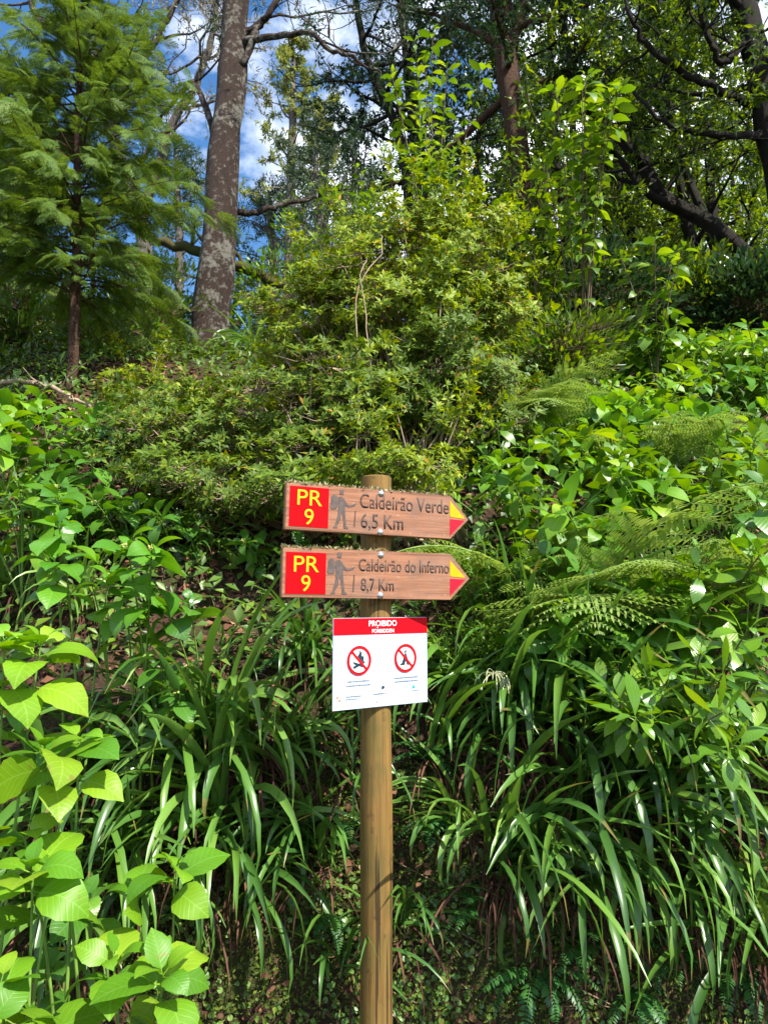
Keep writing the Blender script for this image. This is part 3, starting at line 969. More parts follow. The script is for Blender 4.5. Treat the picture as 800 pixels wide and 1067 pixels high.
# --- leaning dark limb on the right
t = tree('laurel_tree', [
    rooted([(870, 345, 8.4, 12), (830, 312, 8.4, 10.5), (797, 286, 8.4, 9.5), (760, 250, 8.5, 8.5), (722, 222, 8.6, 8), (690, 206, 8.6, 8), (676, 180, 8.7, 7.5), (650, 146, 8.8, 7), (624, 128, 8.9, 6), (600, 96, 9.0, 6), (585, 20, 9.2, 4), (570, -60, 9.3, 2)]),
    path([(722, 222, 8.6, 7), (690, 210, 8.5, 5), (668, 196, 8.4, 4), (640, 160, 8.3, 3), (622, 150, 8.2, 2)]),
    path([(735, 232, 8.6, 5), (700, 130, 8.9, 4), (690, 40, 9.1, 3), (684, -60, 9.2, 2)]),
], 41, 'bark_dark', 'laurel', limbs=[12, 3, 9], start=0.42, limb_len=1.5, sec=6, twig=5, leaves=15, leaf=0.085, el=(-0.3, 0.9), sides=10)
tag(t, 'crooked dark tree leaning in from the right edge in a long bent limb', 'tree')

# --- heavy trunk at the top right corner
t = tree('laurel_tree', [
    rooted([(850, 345, 7.6, 17), (838, 300, 7.6, 16), (812, 190, 7.6, 15), (794, 90, 7.6, 14), (776, 10, 7.6, 13), (752, -80, 7.7, 12), (720, -220, 7.9, 6), (690, -350, 8, 3)]),
    path([(782, 108, 7.6, 5), (752, 96, 7.4, 4), (722, 80, 7.3, 4), (690, 62, 7.2, 3.4), (668, 40, 7.1, 3), (655, 8, 7.0, 2.2), (640, -40, 7, 1.4)]),
    path([(795, 140, 7.6, 5), (760, 142, 7.4, 3.4), (722, 138, 7.3, 3), (680, 118, 7.2, 2.2), (650, 80, 7.2, 1.4)]),
    path([(775, 40, 7.6, 5), (752, 66, 7.4, 4), (735, 30, 7.3, 3), (722, -10, 7.2, 2)]),
], 51, 'bark_dark', 'laurel', limbs=[14, 4, 4, 4], start=0.35, limb_len=1.5, sec=6, twig=5, leaves=15, leaf=0.085, el=(-0.2, 0.9), sides=12)
tag(t, 'thick dark trunked tree in the top right corner with crooked side limbs', 'tree')

# --- slender stems between them
slim = [
    ('slender dark stem rising straight between the leaning limb and the right edge', [(745, 402, 9.8, 7), (738, 340, 9.8, 7), (724, 270, 9.8, 6.5), (706, 170, 9.9, 6), (694, 90, 10, 5), (686, 10, 10.1, 4), (680, -120, 10.2, 2)], 61, 'laurel'),
    ('slender stem at the right edge below the leaning limb', [(800, 400, 9.4, 7), (790, 360, 9.4, 6.5), (772, 318, 9.4, 6), (752, 280, 9.5, 5.5), (738, 180, 9.7, 4.5), (742, 60, 9.9, 3.5), (748, -80, 10, 2)], 62, 'laurel_light'),
    ('pair of thin stems crossing below the leaning limb', [(728, 400, 10.8, 7), (716, 350, 10.8, 6.5), (700, 320, 10.8, 6), (678, 300, 10.8, 5), (655, 240, 10.9, 4.5), (640, 160, 11, 4), (622, 40, 11.2, 2)], 63, 'laurel_light'),
    ('thin dark stem standing just right of the reddish trunk', [(640, 392, 11.5, 6), (632, 330, 11.5, 5.5), (618, 250, 11.5, 5), (600, 160, 11.6, 4), (590, 60, 11.8, 3), (588, -60, 12, 2)], 64, 'laurel'),
    ('slim tree with a forked dark trunk far behind the leaning limb', [(690, 398, 13, 6), (684, 340, 13, 5.5), (668, 260, 13, 5), (664, 160, 13, 4.5), (672, 60, 13.2, 3), (675, -60, 13.4, 2)], 65, 'laurel_light'),
]
slim += [('thin upright stem in the top right between the two big dark limbs', [(768, 400, 12, 5), (756, 300, 12, 5), (720, 180, 12, 4.5), (712, 80, 12.1, 4), (716, -40, 12.2, 3), (718, -140, 12.3, 1.5)], 66, 'laurel_light'),
    ('thin pale leaved tree just right of the reddish trunk top', [(600, 395, 12.5, 5), (596, 300, 12.5, 5), (580, 180, 12.5, 4.5), (574, 80, 12.6, 4), (572, -30, 12.8, 3), (570, -120, 13, 1.5)], 67, 'laurel_light')]
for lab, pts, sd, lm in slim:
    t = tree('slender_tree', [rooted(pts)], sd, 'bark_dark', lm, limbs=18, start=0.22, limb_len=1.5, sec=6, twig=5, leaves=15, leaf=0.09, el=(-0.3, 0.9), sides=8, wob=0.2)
    tag(t, lab, 'tree', 'slender trees on the right')

# --- pale mossy stem beside the reddish trunk
t = tree('young_tree', [rooted([(563, 392, 7.0, 4.5), (562, 350, 7.0, 4.5), (560, 310, 7.0, 4.2), (566, 240, 7.0, 4), (572, 170, 7.0, 3), (582, 110, 7.0, 2)])], 71, 'bark_moss', 'laurel', limbs=16, start=0.3, limb_len=0.8, sec=4, twig=4, leaves=9, leaf=0.10, el=(-0.2, 0.7), sides=8)
tag(t, 'thin yellowish mossy stem right beside the reddish trunk', 'tree')

# --- dark evergreen behind, centre
t = tree('evergreen_tree', [rooted([(452, 380, 11.5, 9), (446, 250, 11.5, 8), (432, 130, 11.6, 7), (420, 20, 11.8, 5), (410, -120, 12, 3), (405, -240, 12, 1.5)])], 81, 'bark_dark', 'laurel_dark', limbs=32, start=0.2, limb_len=1.9, sec=6, twig=6, leaves=16, leaf=0.10, el=(-0.5, 0.4), hang=0.25)
tag(t, 'dark evergreen with hanging branches behind the centre of the picture', 'tree')
# dark bare limb curving through the sky gap
t = tree('leafless_tree', [rooted([(432, 380, 10.5, 6), (430, 300, 10.5, 6), (424, 180, 10.5, 5.5), (410, 125, 10.5, 5), (394, 92, 10.4, 4.5), (380, 50, 10.3, 4), (370, 0, 10.2, 3.5), (352, -80, 10, 2)])], 82, 'bark_dark', 'needle', limbs=14, start=0.4, limb_len=1.5, sec=5, twig=5, leaves=7, leaf=0.11, temps=NEED, el=(-0.5, 0.5), sides=8)
tag(t, 'dark thin limbed tree curving up through the blue sky gap', 'tree')

# --- bare lichen-hung tree behind the conifer
t = tree('lichen_tree', [
    rooted([(150, 380, 11, 8), (150, 250, 11, 8), (120, 150, 11, 7), (95, 70, 11, 6), (70, 0, 11.1, 5), (50, -100, 11.3, 3)]),
    path([(148, 230, 11, 6), (180, 130, 10.8, 5), (210, 75, 10.7, 4), (224, 20, 10.6, 3), (230, -50, 10.6, 2)]),
    path([(110, 120, 11, 5), (150, 60, 10.8, 4), (180, 10, 10.7, 3), (200, -60, 10.7, 2)]),
    path([(86, 50, 11, 4), (40, 20, 11, 4), (30, -30, 11, 3), (20, -90, 11, 2)]),
], 91, 'bark_grey', 'lichen', limbs=[12, 10, 10, 8], start=0.3, limb_len=1.6, sec=6, twig=5, leaves=7, leaf=0.07, el=(-0.6, 0.7), sides=8, wob=0.24)
tag(t, 'grey nearly leafless tree hung with lichen behind the feathery conifer', 'tree')

# --- far trees
t = tree('golden_tree', [rooted([(300, 360, 24, 6), (302, 260, 24, 5.5), (304, 160, 24, 5), (306, 90, 24, 3), (306, 50, 24, 1.5)])], 101, 'bark_grey', 'needle_gold', limbs=30, start=0.35, limb_len=1.7, sec=4, twig=4, leaves=13, leaf=0.16, el=(-0.1, 0.5), lim_shape=lambda g: 1.0 - 0.75 * g)
tag(t, 'far yellow green tree in the sky gap just right of the pine', 'tree')
t = tree('golden_tree', [rooted([(338, 360, 27, 6), (338, 260, 27, 5), (337, 160, 27, 4), (336, 105, 27, 2)])], 102, 'bark_grey', 'needle_gold', limbs=24, start=0.4, limb_len=1.4, sec=4, twig=4, leaves=12, leaf=0.16, el=(-0.1, 0.5), lim_shape=lambda g: 1.0 - 0.7 * g)
tag(t, 'smaller far yellow green tree against the sky left of the dark limb', 'tree')
far = [('far dull green pine under the golden trees', (282, 25, 200, 1.6), 111), ('far blue green pine in the sky gap', (330, 21, 150, 1.7), 112),
       ('far blue green pine left of the lichen spotted trunk', (185, 23, 150, 1.8), 113), ('far thin pine beside the dark evergreen', (370, 22, 120, 1.6), 114)]
for lab, (px, Y, top, ll), sd in far:
    t = tree('distant_pine', [rooted([(px, 365, Y, 5), (px + 2, 280, Y, 4.5), (px, (top + 260) / 2, Y, 4), (px - 2, top, Y, 1.5)])], sd, 'bark_grey', 'needle', limbs=26, start=0.22, limb_len=ll, sec=5, twig=4, leaves=14, leaf=0.19, temps=[tiny_leaf(0.16, 0.1, 0.2)], el=(-0.3, 0.5), lim_shape=lambda g: 1.1 - 0.7 * g)
    tag(t, lab, 'pine tree', 'distant pines')

# light laurel trees filling the far right wood, three individuals then copies
def filler(seed, lm, h):
    b = np.zeros(3)
    o = tree('woodland_tree', [([b, (0.1, 0, h * .3), (-0.1, 0.1, h * .6), (0.1, 0, h)], [0.16, 0.12, 0.08, 0.02])], seed, 'bark_dark', lm, limbs=22, start=0.15, limb_len=h * 0.34, sec=6, twig=6, leaves=14, leaf=0.15, el=(-0.3, 0.7))
    return o
fill = Proto([filler(121, 'laurel', 7.0), filler(122, 'laurel_light', 6.5), filler(123, 'laurel_dark', 7.5)])
fl = [('far leafy tree filling the gap right of the reddish trunk', 570, 14.5, 0, 1.0), ('far lit tree behind the middle of the leaning limb', 690, 17, 1, 1.1),
      ('far shaded tree low behind the slender stems', 770, 15.5, 0, .95), ('far sunlit tree at the right edge', 860, 18, 1, 1.15),
      ('dark far tree directly behind the reddish trunk', 505, 15.5, 2, 1.05), ('far lit tree glimpsed between the slender stems', 640, 21, 1, 1.25),
      ('dark far tree behind the grey lichen hung tree', 90, 17, 2, .72), ('far leafy tree at the left edge behind the conifers', -10, 14, 0, .75),
      ('lowest far tree behind the foot of the pine', 245, 15, 2, .42), ('short far tree behind the azalea top', 395, 17, 0, .55), ('far tree crown between the two golden trees and the conifer', 165, 19, 0, .55),
      ('far tall tree filling the top right behind the thick trunk', 800, 21, 1, 1.4)]
for i, (lab, px, Y, k, s) in enumerate(fl):
    p = at(px, 360, Y)
    fill.place(gnd(p[0], Y) - [0, 0, .2], i * 1.7, s, lab, 'tree', 'far woodland trees', which=k)

# dark shrubs under the right-hand trees
for i, (lab, px, Y, w, h) in enumerate([('very dark shrub under the trees right of the mossy stem', 615, 7.6, .8, 1.15), ('dark shrub at the foot of the slender stems', 715, 8.0, .8, .95), ('dark shrub low at the right edge under the trees', 800, 7.6, .8, .9),
    ('dark shrub in the gap between the mossy stem and the slender stems', 665, 8.3, .8, 1.2), ('dark shrub behind the foot of the reddish trunk', 545, 8.8, .8, 1.3), ('dark shrub under the end of the leaning limb', 765, 8.8, .9, 1.0)]):
    p = at(px, 380, Y); g = gnd(p[0], Y)
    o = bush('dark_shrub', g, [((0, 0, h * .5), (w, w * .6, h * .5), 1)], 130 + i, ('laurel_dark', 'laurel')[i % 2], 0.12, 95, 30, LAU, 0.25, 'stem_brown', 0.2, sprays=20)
    tag(o, lab, 'shrub', 'dark shrubs under the trees')

# ================================================================== AZALEAS
def azalea(label, basepx, blobs, seed, mat, clusters, tips=20, leaf=0.050, group='azalea bushes behind the signpost', tip_r=0.17, sprays=None):
    b = gp(*basepx)
    bl = [(at(px, py, Y) - b, r, r[0] * r[2]) for px, py, Y, r in blobs]
    o = bush('azalea_bush', b, bl, seed, mat, leaf, clusters, tips, WHORLS, tip_r, sprays=clusters // 3 if sprays is None else sprays)
    tag(o, label, 'azalea', group)
    return o
azalea('tallest azalea bush with bright yellow green tips behind the signs', (405, 520), [(450, 262, 4.9, (.42, .42, .20)), (400, 330, 4.7, (.50, .45, .34)), (500, 320, 5.0, (.26, .3, .34)), (490, 240, 5.0, (.26, .25, .10)), (335, 330, 4.8, (.30, .36, .2)), (385, 262, 5.0, (.25, .25, .13)), (290, 372, 4.9, (.16, .3, .10))], 201, 'azalea', 190, 25)
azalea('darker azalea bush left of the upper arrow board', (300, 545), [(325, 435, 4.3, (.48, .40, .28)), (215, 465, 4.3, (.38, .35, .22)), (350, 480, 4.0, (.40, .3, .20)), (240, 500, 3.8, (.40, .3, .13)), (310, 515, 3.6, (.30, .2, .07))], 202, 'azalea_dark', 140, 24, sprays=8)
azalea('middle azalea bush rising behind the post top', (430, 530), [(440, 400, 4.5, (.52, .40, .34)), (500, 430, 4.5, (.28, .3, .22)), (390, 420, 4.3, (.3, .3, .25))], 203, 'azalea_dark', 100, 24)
azalea('low azalea with yellow tips peeping over the upper arrow board', (450, 560), [(440, 487, 3.4, (.20, .16, .07)), (390, 492, 3.5, (.2, .16, .06))], 204, 'azalea', 34, 16, 0.04, tip_r=.10)
azalea('sunlit azalea at the foot of the pine', (235, 440), [(195, 420, 5.4, (.45, .3, .06)), (140, 405, 5.6, (.3, .3, .10)), (310, 375, 5.6, (.28, .3, .18))], 205, 'azalea', 60, 18, tip_r=.12, sprays=3)
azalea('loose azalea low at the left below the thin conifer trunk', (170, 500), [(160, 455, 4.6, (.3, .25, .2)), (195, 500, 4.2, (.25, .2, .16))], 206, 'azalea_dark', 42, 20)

# background green on the slope between conifer and pine
for i, (lab, px, py, Y, r, mt) in enumerate([
    ('mid green leafy shrub between the thin conifer and the pine', 160, 320, 7.6, (.5, .4, .5), 'ground_leaf'),
    ('loose green shrub below the skirt of the thin trunked conifer', 110, 345, 6.9, (.45, .35, .3), 'privet'), ('leafy shrub just right of the pine trunk', 290, 300, 8.2, (.55, .4, .55), 'privet'),
    ('fresh green shrub topping the slope behind the tall azalea', 350, 255, 8.6, (.7, .5, .6), 'privet'),
    ('dull green shrub below the conifers at the left edge', 20, 330, 7.4, (.6, .4, .45), 'ground_leaf'),
    ('small leaved shrub at the foot of the reddish trunk', 520, 370, 7.2, (.55, .4, .4), 'ground_leaf'),
    ('leafy shrub hiding the foot of the mossy stem', 600, 392, 6.2, (.55, .4, .25), 'privet'), ('leafy shrub in front of the lime sapling stems', 585, 362, 5.6, (.28, .25, .26), 'laurel')]):
    c = at(px, py, Y); g = gnd(c[0], Y)
    hh = max(0.15, c[2] - g[2])
    o = bush('leafy_shrub', g, [((0, 0, hh), r, 1), ((0, 0, hh * .5), (r[0] * .9, r[1], hh * .6), .7)], 220 + i, mt, 0.075, 80, 22, LAU, 0.2, 'stem_brown', 0.3)
    tag(o, lab, 'shrub', 'leafy shrubs at the top of the slope')

# ================================================================== BROAD-LEAVED PLANTS
def hyd(label, px, top, Y, L, shoots, spread, seed, mat='hyd', temps=HYD, name='hydrangea', cat='hydrangea', group='hydrangeas on the left', base_px=None, **kw):
    t = at(px, top, Y)
    bx, by = t[0], Y + 0.0
    g = gnd(bx, by + kw.pop('back', 0.12))
    h = max(0.12, t[2] - g[2])
    fr = kw.pop('front', 2 * (g[1] - Y) / h)
    o = shoot_shrub(name, seed, g, h, L, shoots, spread, mat, temps, front=fr, **kw)
    tag(o, label, cat, group)
    return o

hyd('big lime green hydrangea left of the post, the brightest leaves at mid height', 88, 772, 1.95, 0.145, 3, 0.15, 301, pairs=5, gap=.7)
hyd('hydrangea head of four broad leaves low at the left edge', 38, 905, 1.8, 0.145, 2, 0.12, 302, pairs=4, gap=.6)
hyd('hydrangea shoot with a lone bright pair of leaves reaching toward the post', 178, 908, 2.0, 0.125, 2, 0.05, 303, pairs=4)
hyd('hydrangea at the bottom edge in front of the dead grass skirt', 128, 1000, 1.85, 0.145, 3, 0.14, 304, pairs=4, gap=.8)
hyd('hydrangea in the bottom left corner with only its top leaves in view', 8, 1020, 1.7, 0.14, 3, 0.10, 305, pairs=4)
hyd('pale lime hydrangea cut by the left edge at mid height', -4, 668, 1.95, 0.135, 3, 0.12, 306, pairs=6)
hyd('tall hydrangea with a stacked tower of leaves left of the boards', 138, 572, 2.7, 0.15, 3, 0.14, 307, 'hyd_mid', pairs=7, back=.3)
hyd('hydrangea with upright paired leaves left of the tall tower of leaves', 66, 548, 2.75, 0.145, 3, 0.18, 308, 'hyd_mid', pairs=5, back=.3)
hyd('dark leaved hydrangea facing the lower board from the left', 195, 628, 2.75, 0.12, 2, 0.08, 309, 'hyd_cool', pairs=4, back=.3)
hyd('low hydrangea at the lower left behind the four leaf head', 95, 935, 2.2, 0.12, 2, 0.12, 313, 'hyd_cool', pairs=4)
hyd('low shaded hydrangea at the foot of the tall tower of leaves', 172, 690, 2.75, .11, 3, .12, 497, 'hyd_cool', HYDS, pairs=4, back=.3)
g2 = 'hydrangeas higher on the left slope'
hl = [('upper left hydrangea with a rounded top leaf', 40, 428, 4.3, .15), ('upper left hydrangea beneath the thin conifer trunk', 78, 478, 4.0, .15), ('hydrangea with bluish leaves right of the thin conifer trunk', 108, 436, 4.5, .14),
      ('hydrangea at the left edge below the smaller conifer', 2, 450, 4.1, .14), ('hydrangea on the left slope with a long oval leaf', 128, 520, 3.7, .14), ('hydrangea low on the left slope above the upright pairs', 60, 508, 3.6, .14),
      ('hydrangea at the left edge over a tuft of straps', 18, 515, 3.4, .14), ('dim hydrangea where the left slope meets the dark azalea', 175, 545, 3.7, .12), ('little hydrangea in the shade beside the upper board', 268, 578, 3.7, .10), ('highest hydrangea on the left slope by the fallen branch', 22, 412, 5.0, .14)]
for i, (lab, px, py, Y, L) in enumerate(hl):
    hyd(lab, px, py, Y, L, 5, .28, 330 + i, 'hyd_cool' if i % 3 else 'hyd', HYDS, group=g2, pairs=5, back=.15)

g3 = 'broad leaved bushes on the right'
hr = [('broad leaved bush with a round upright leaf right of the arrow tips', 603, 625, 2.95, .135, 'hyd', HYDS, 5), ('broad leaved bush below the bracken fronds', 575, 580, 3.1, .13, 'hyd_cool', HYDS, 5),
      ('broad leaved bush with pale twisted leaves in front at the right', 700, 700, 2.45, .12, 'glossy', GLO, 6), ('glossy bush reaching out over the strap leaves at the right', 745, 742, 2.3, .115, 'glossy', GLO, 6),
      ('glossy bush at the right edge with reflecting upright leaves', 775, 655, 2.5, .13, 'glossy', GLO, 6), ('broad leaved bush in the middle of the right bank', 655, 612, 2.95, .13, 'hyd', HYDS, 5),
      ('broad leaved bush on an orange brown stem right of the bracken', 735, 580, 2.9, .13, 'glossy', GLO, 6), ('broad leaved bush at the right edge level with the boards', 790, 570, 2.8, .14, 'hyd', HYDS, 5),
      ('shaded broad leaved bush behind the glossy leaves', 690, 640, 3.0, .12, 'hyd_cool', HYDS, 5), ('broad leaved bush over the dark strap leaves right of the notice', 565, 665, 3.0, .115, 'hyd_cool', HYDS, 5),
      ('bush in the right bank showing leaves edge on', 640, 690, 2.85, .12, 'glossy', GLO, 5)]
for i, (lab, px, py, Y, L, mt, tp, prs) in enumerate(hr):
    hyd(lab, px, py, Y, L, 6, .26, 360 + i, mt, tp, 'broad_leaved_bush', 'bush', g3, pairs=prs, back=max(.25, 3.0 - Y), stem='stem_brown' if mt == 'glossy' else 'stem_green', opposite=mt != 'glossy', buds=False)
g4 = 'broad leaved bushes on the upper right slope'
hu = [('sunlit bush behind the bracken with upright leaf pairs', 655, 475, 4.1, .14), ('bush right of the bracken under the slender stems', 715, 455, 4.6, .14), ('bush at the right edge halfway up the slope', 785, 470, 4.2, .14),
      ('bush above the pale fern frond', 620, 440, 4.9, .13), ('upper bush by the right edge with tall tips', 770, 415, 5.3, .14), ('upper bush in line with the slender stems', 725, 412, 5.6, .13), ('upper bush right of the mossy stem', 650, 408, 5.9, .13),
      ('upper bush below the mossy stem', 585, 415, 5.6, .12), ('bush behind the right hand bracken fronds', 745, 500, 3.7, .13), ('bush between the two bracken plants', 690, 510, 3.6, .13), ('bush at the right edge just above the boards', 800, 520, 3.4, .14),
      ('small bush left of the bracken beneath the azalea', 535, 470, 4.2, .11), ('dark bush under the pale fern frond', 545, 500, 3.8, .10)]
for i, (lab, px, py, Y, L) in enumerate(hu):
    hyd(lab, px, py - 16 - (14 if py < 430 else 0), Y, L * 1.12, 8, .4, 390 + i, ('hyd', 'hyd_cool', 'privet')[i % 3], HYDS if i % 3 < 2 else LIM, 'broad_leaved_bush', 'bush', g4, pairs=6, back=.2, buds=False)

# lime sapling in the middle right and its neighbours
def sapling(label, px, top, Y, L, shoots, spread, seed, mat, pairs, gap, temps=LIM, basepy=None):
    t = at(px, top, Y)
    g = gnd(t[0], Y + .3)
    o = shoot_shrub('sapling', seed, g, t[2] - g[2], L, shoots, spread, mat, temps, pairs, 0.25, 'stem_brown', False, False, gap)
    tag(o, label, 'sapling', 'saplings at the top of the slope')
sapling('sapling with large drooping lime leaves right of the reddish trunk', 606, 88, 5.6, .17, 9, .36, 421, 'lime', 14, 1.3)
sapling('sapling of darker drooping leaves in front of the reddish trunk', 566, 190, 6.4, .16, 9, .4, 422, 'laurel_light', 18, 1.2)
sapling('thin sapling with lime leaves over the leaning limb', 690, 240, 5.6, .15, 4, .3, 423, 'lime', 9, 1.5)
sapling('thin leafy sapling left of the reddish trunk reaching the top', 450, 40, 6.2, .15, 6, .5, 424, 'lime', 10, 1.5)
for i, (lab, px, top, Y, n, H) in enumerate([('tall upright wands of small lime leaves above the azalea', 440, 85, 5.3, 5, 0), ('shorter upright wands of lime leaves at the left of the azalea top', 375, 180, 5.4, 4, 0), ('leafy wands just left of the reddish trunk', 470, 165, 5.6, 4, 0)]):
    t = at(px, top, Y); g = gnd(t[0], Y)
    o = wand_shrub('wand_shrub', g, 440 + i, n, t[2] - g[2], .085, 'lime', .22, 0.05, [tiny_leaf(.42), tiny_leaf(.36, .3, .2)], .055)
    tag(o, lab, 'shrub', 'wand shrubs above the azalea')
ws = [('fine leaved shrub right behind the arrow tips', 520, 560, 3.1, 14, .032), ('fine leaved shrub between the notice and the right bank', 500, 640, 2.95, 14, .03), ('fine leaved shrub below the bracken left side', 545, 610, 3.0, 12, .035), ('fine leaved shrub low right of the notice', 480, 700, 2.95, 9, .028),
      ('feathery upright shrub below the slender stems', 672, 372, 6.4, 8, .05), ('feathery upright shrub at the right edge below the trees', 745, 385, 6.2, 8, .055)]
for i, (lab, px, top, Y, n, lf_) in enumerate(ws):
    t = at(px, top, Y); g = gnd(t[0], Y + .25)
    o = wand_shrub('fine_leaved_shrub', g, 450 + i, n, max(.25, t[2] - g[2]), lf_, 'privet', .26, .3, None, .026 if lf_ < .04 else .04)
    tag(o, lab, 'shrub', 'fine leaved shrubs')

# ================================================================== FERNS
fp = Proto([fern(501, 5, 1.05, .46, 'fern', True, 1.5, 'bracken_fern', (1.0, 1.35), (1.3, 1.8)), fern(502, 4, .95, .44, 'fern', True, 1.6, 'bracken_fern', (.8, 1.25), (1.0, 1.8))])
for i, (lab, px, py, Y, rz, s) in enumerate([
    ('large bracken spreading wide fronds right above the arrow tips', 600, 565, 3.3, .1, 1.15), ('bracken at the right with pale fronds over the broad leaves', 755, 560, 3.4, -.2, 1.0),
    ('bracken tucked behind the upper arrow tip', 540, 560, 3.5, .2, .8), ('bracken near the right edge higher up the bank', 690, 480, 4.3, .1, .8), ('bracken with one pale frond hanging under the azalea', 555, 455, 4.6, .3, .8)]):
    g = gnd(at(px, py, Y)[0], Y + .05)
    t = fp.place(g - [0, 0, .02], rz, s, lab, 'fern', 'bracken ferns on the right')
sp = Proto([fern(511, 8, .34, .062, 'fern_dark', False, 1.6, 'sword_fern', (0.2, 1.0), (1.0, 2.2)), fern(512, 7, .30, .055, 'fern_dark', False, 1.5, 'sword_fern', (0.0, 0.9), (1.0, 2.0))])
for i, (lab, px, py) in enumerate([
    ('sword fern hanging just right of the post below the notice', 445, 790), ('sword fern right of the post at shoulder height of the strap leaves', 465, 850), ('sword fern low right of the post among dead straps', 510, 950),
    ('sword fern left of the post foot', 345, 950), ('sword fern at the foot of the bank right of centre', 620, 985), ('sword fern at the bottom edge right of centre', 660, 1030), ('sword fern in the lower right under strap leaves', 700, 1000),
    ('sword fern in the bottom middle beside the pennywort', 560, 1010), ('sword fern in the shade below the lower board', 300, 690), ('sword fern among the dark leaves at lower left', 75, 960), ('sword fern left of the post behind grass', 360, 860), ('sword fern at the lower right edge', 770, 1010)]):
    g = gp(px, py)
    sp.place(g, (i * .7) % 1.2 - .6, .6 + .3 * ((i * 37) % 10) / 10, lab, 'fern', 'sword ferns on the lower bank')

# ================================================================== STRAP-LEAVED CLUMPS
big = [strap_clump(601 + i, 27, .80, .031, 'strap' if i % 3 else 'strap_pale') for i in range(6)]
SC = Proto(big)
thin_ = Proto([strap_clump(621 + i, 22, .55, .018, 'strap', 1.2, 10) for i in range(3)])
straps = [
    # label, px, py, scale, proto set, which, rz
    ('arching clump of long straps midway between hydrangea and post', 232, 762, 1.0, 'b', 0, .2), ('dark strap clump directly left of the notice', 318, 690, .65, 'b', 1, -.1), 
    ('pale strap clump drooping over the red dead leaves', 265, 800, 1.0, 'b', 3, .25), ('strap clump left of the post at notice bottom height', 340, 760, .75, 'b', 1, .35),
    ('strap clump behind the brightest hydrangea', 110, 800, 1.0, 'b', 2, -.2), ('strap clump at the lower left behind the four leaf head', 55, 860, 1.0, 'b', 4, .1), ('strap clump between the low hydrangeas', 130, 900, .9, 'b', 5, .2), ('upright dark clump in the bottom left', 40, 960, .95, 'b', 1, -.3),
    ('strap clump with orange dead blade low on the left', 85, 1000, .8, 'b', 0, .3), ('strap clump at the left edge above the lime hydrangea', 15, 620, .9, 'b', 3, 0), ('strap clump on the upper left bank', 40, 570, .7, 'b', 5, .2), ('strap clump under the upright paired leaves', 85, 640, .55, 'b', 0, -.2),
    ('clump just right of the post with pale arching blades', 485, 862, .95, 'b', 3, .35), ('tall dark clump right of the notice', 522, 765, 1.0, 'b', 1, 0), ('glossy clump below the broad leaved bush right of the notice', 560, 770, 1.05, 'b', 2, .1), ('dark clump in the heart of the right bank', 610, 800, 1.1, 'b', 4, .2),
    ('wide clump drooping in the middle of the lower right', 625, 858, 1.0, 'b', 5, .1), ('clump under the pale twisted leaves', 672, 800, 1.05, 'b', 1, -.1), ('clump at the lower right below the glossy bush', 705, 860, 1.0, 'b', 2, .2), ('bright clump near the right edge with white shining blades', 765, 850, 1.0, 'b', 3, -.1),
    ('clump at the right edge above the bright one', 785, 790, 1.0, 'b', 4, .1), ('clump at the right edge near the bottom', 780, 950, .85, 'b', 0, .2), ('dark clump behind the right edge of the notice', 470, 715, .8, 'b', 5, -.2), ('dark clump in shade right of the fine leaved shrub', 540, 715, .95, 'b', 4, 0),
    ('clump half way up the right bank in deep shade', 600, 735, .95, 'b', 1, .3), ('clump in shade near the right edge below the broad leaves', 735, 775, 1.0, 'b', 5, 0), ('clump hanging over the pennywort right of centre', 560, 900, .75, 'b', 0, .1),
    ('lower clump in front of the bare red stalks at the right', 715, 930, .8, 'b', 4, -.1),
    ('thin grassy tuft arching across the foot of the post', 352, 1012, .95, 't', 0, .5), ('thin grassy tuft right of the post near the bottom', 425, 960, .8, 't', 1, .3), ('small pale tuft on the pennywort', 583, 985, .5, 't', 2, 0), ('thin tuft at the bottom right', 665, 975, .5, 't', 1, .2),
    ('thin grassy tuft under the dark azalea', 205, 590, .7, 't', 0, 0), ('thin grass left of the post below the notice', 365, 800, .9, 't', 2, .2),
    ('thin tuft in the bottom left among hydrangeas', 160, 960, .8, 't', 1, 0),     ('upright strap clump behind the thin conifer trunk', 25, 362, 1.1, 'b', 0, .1), ('upright strap clump right of the pine foot', 268, 372, .9, 'b', 3, .1), ('strap clump below the conifer at the left', 110, 350, 1.0, 'b', 5, .1),
    ('grassy tuft at the left edge below the upper hydrangeas', 10, 545, .9, 't', 2, .1), ('grassy tuft on the left slope in sunlight', 95, 560, .8, 't', 0, .2),
]

# more of the same to close the bank
hu2 = [('tall leafy bush rising above the crest right of the slender stems', 765, 385, 5.9, .14), ('tall leafy bush on the crest between the sapling and the slender stems', 672, 378, 6.0, .14), ('tall pale bush at the crest by the right edge', 805, 378, 5.6, .14), ('bush with bright leaf pairs under the bracken at the right', 640, 545, 3.3, .13), ('bush right of the upper arrow tip in half shade', 560, 520, 3.6, .11), ('bush between the pale frond and the right edge', 665, 440, 4.9, .13),
       ('leafy bush high on the right slope left of the slender stems', 690, 425, 5.2, .13), ('leafy bush just over the bracken tips', 610, 480, 4.3, .13), ('leafy bush by the right edge above the bracken', 760, 450, 4.7, .13), ('bush below the mossy stem beside the pale frond', 600, 450, 4.6, .12),
       ('last bush before the trees at the right edge', 800, 405, 5.7, .14), ('bush on the crest under the leaning limb', 690, 400, 6.2, .13), ('bush on the crest beneath the reddish trunk', 560, 405, 6.0, .11), ('bush on the right bank behind the two bracken ferns', 670, 520, 3.9, .12), ('bush at the right edge behind the bracken', 790, 490, 4.0, .13)]
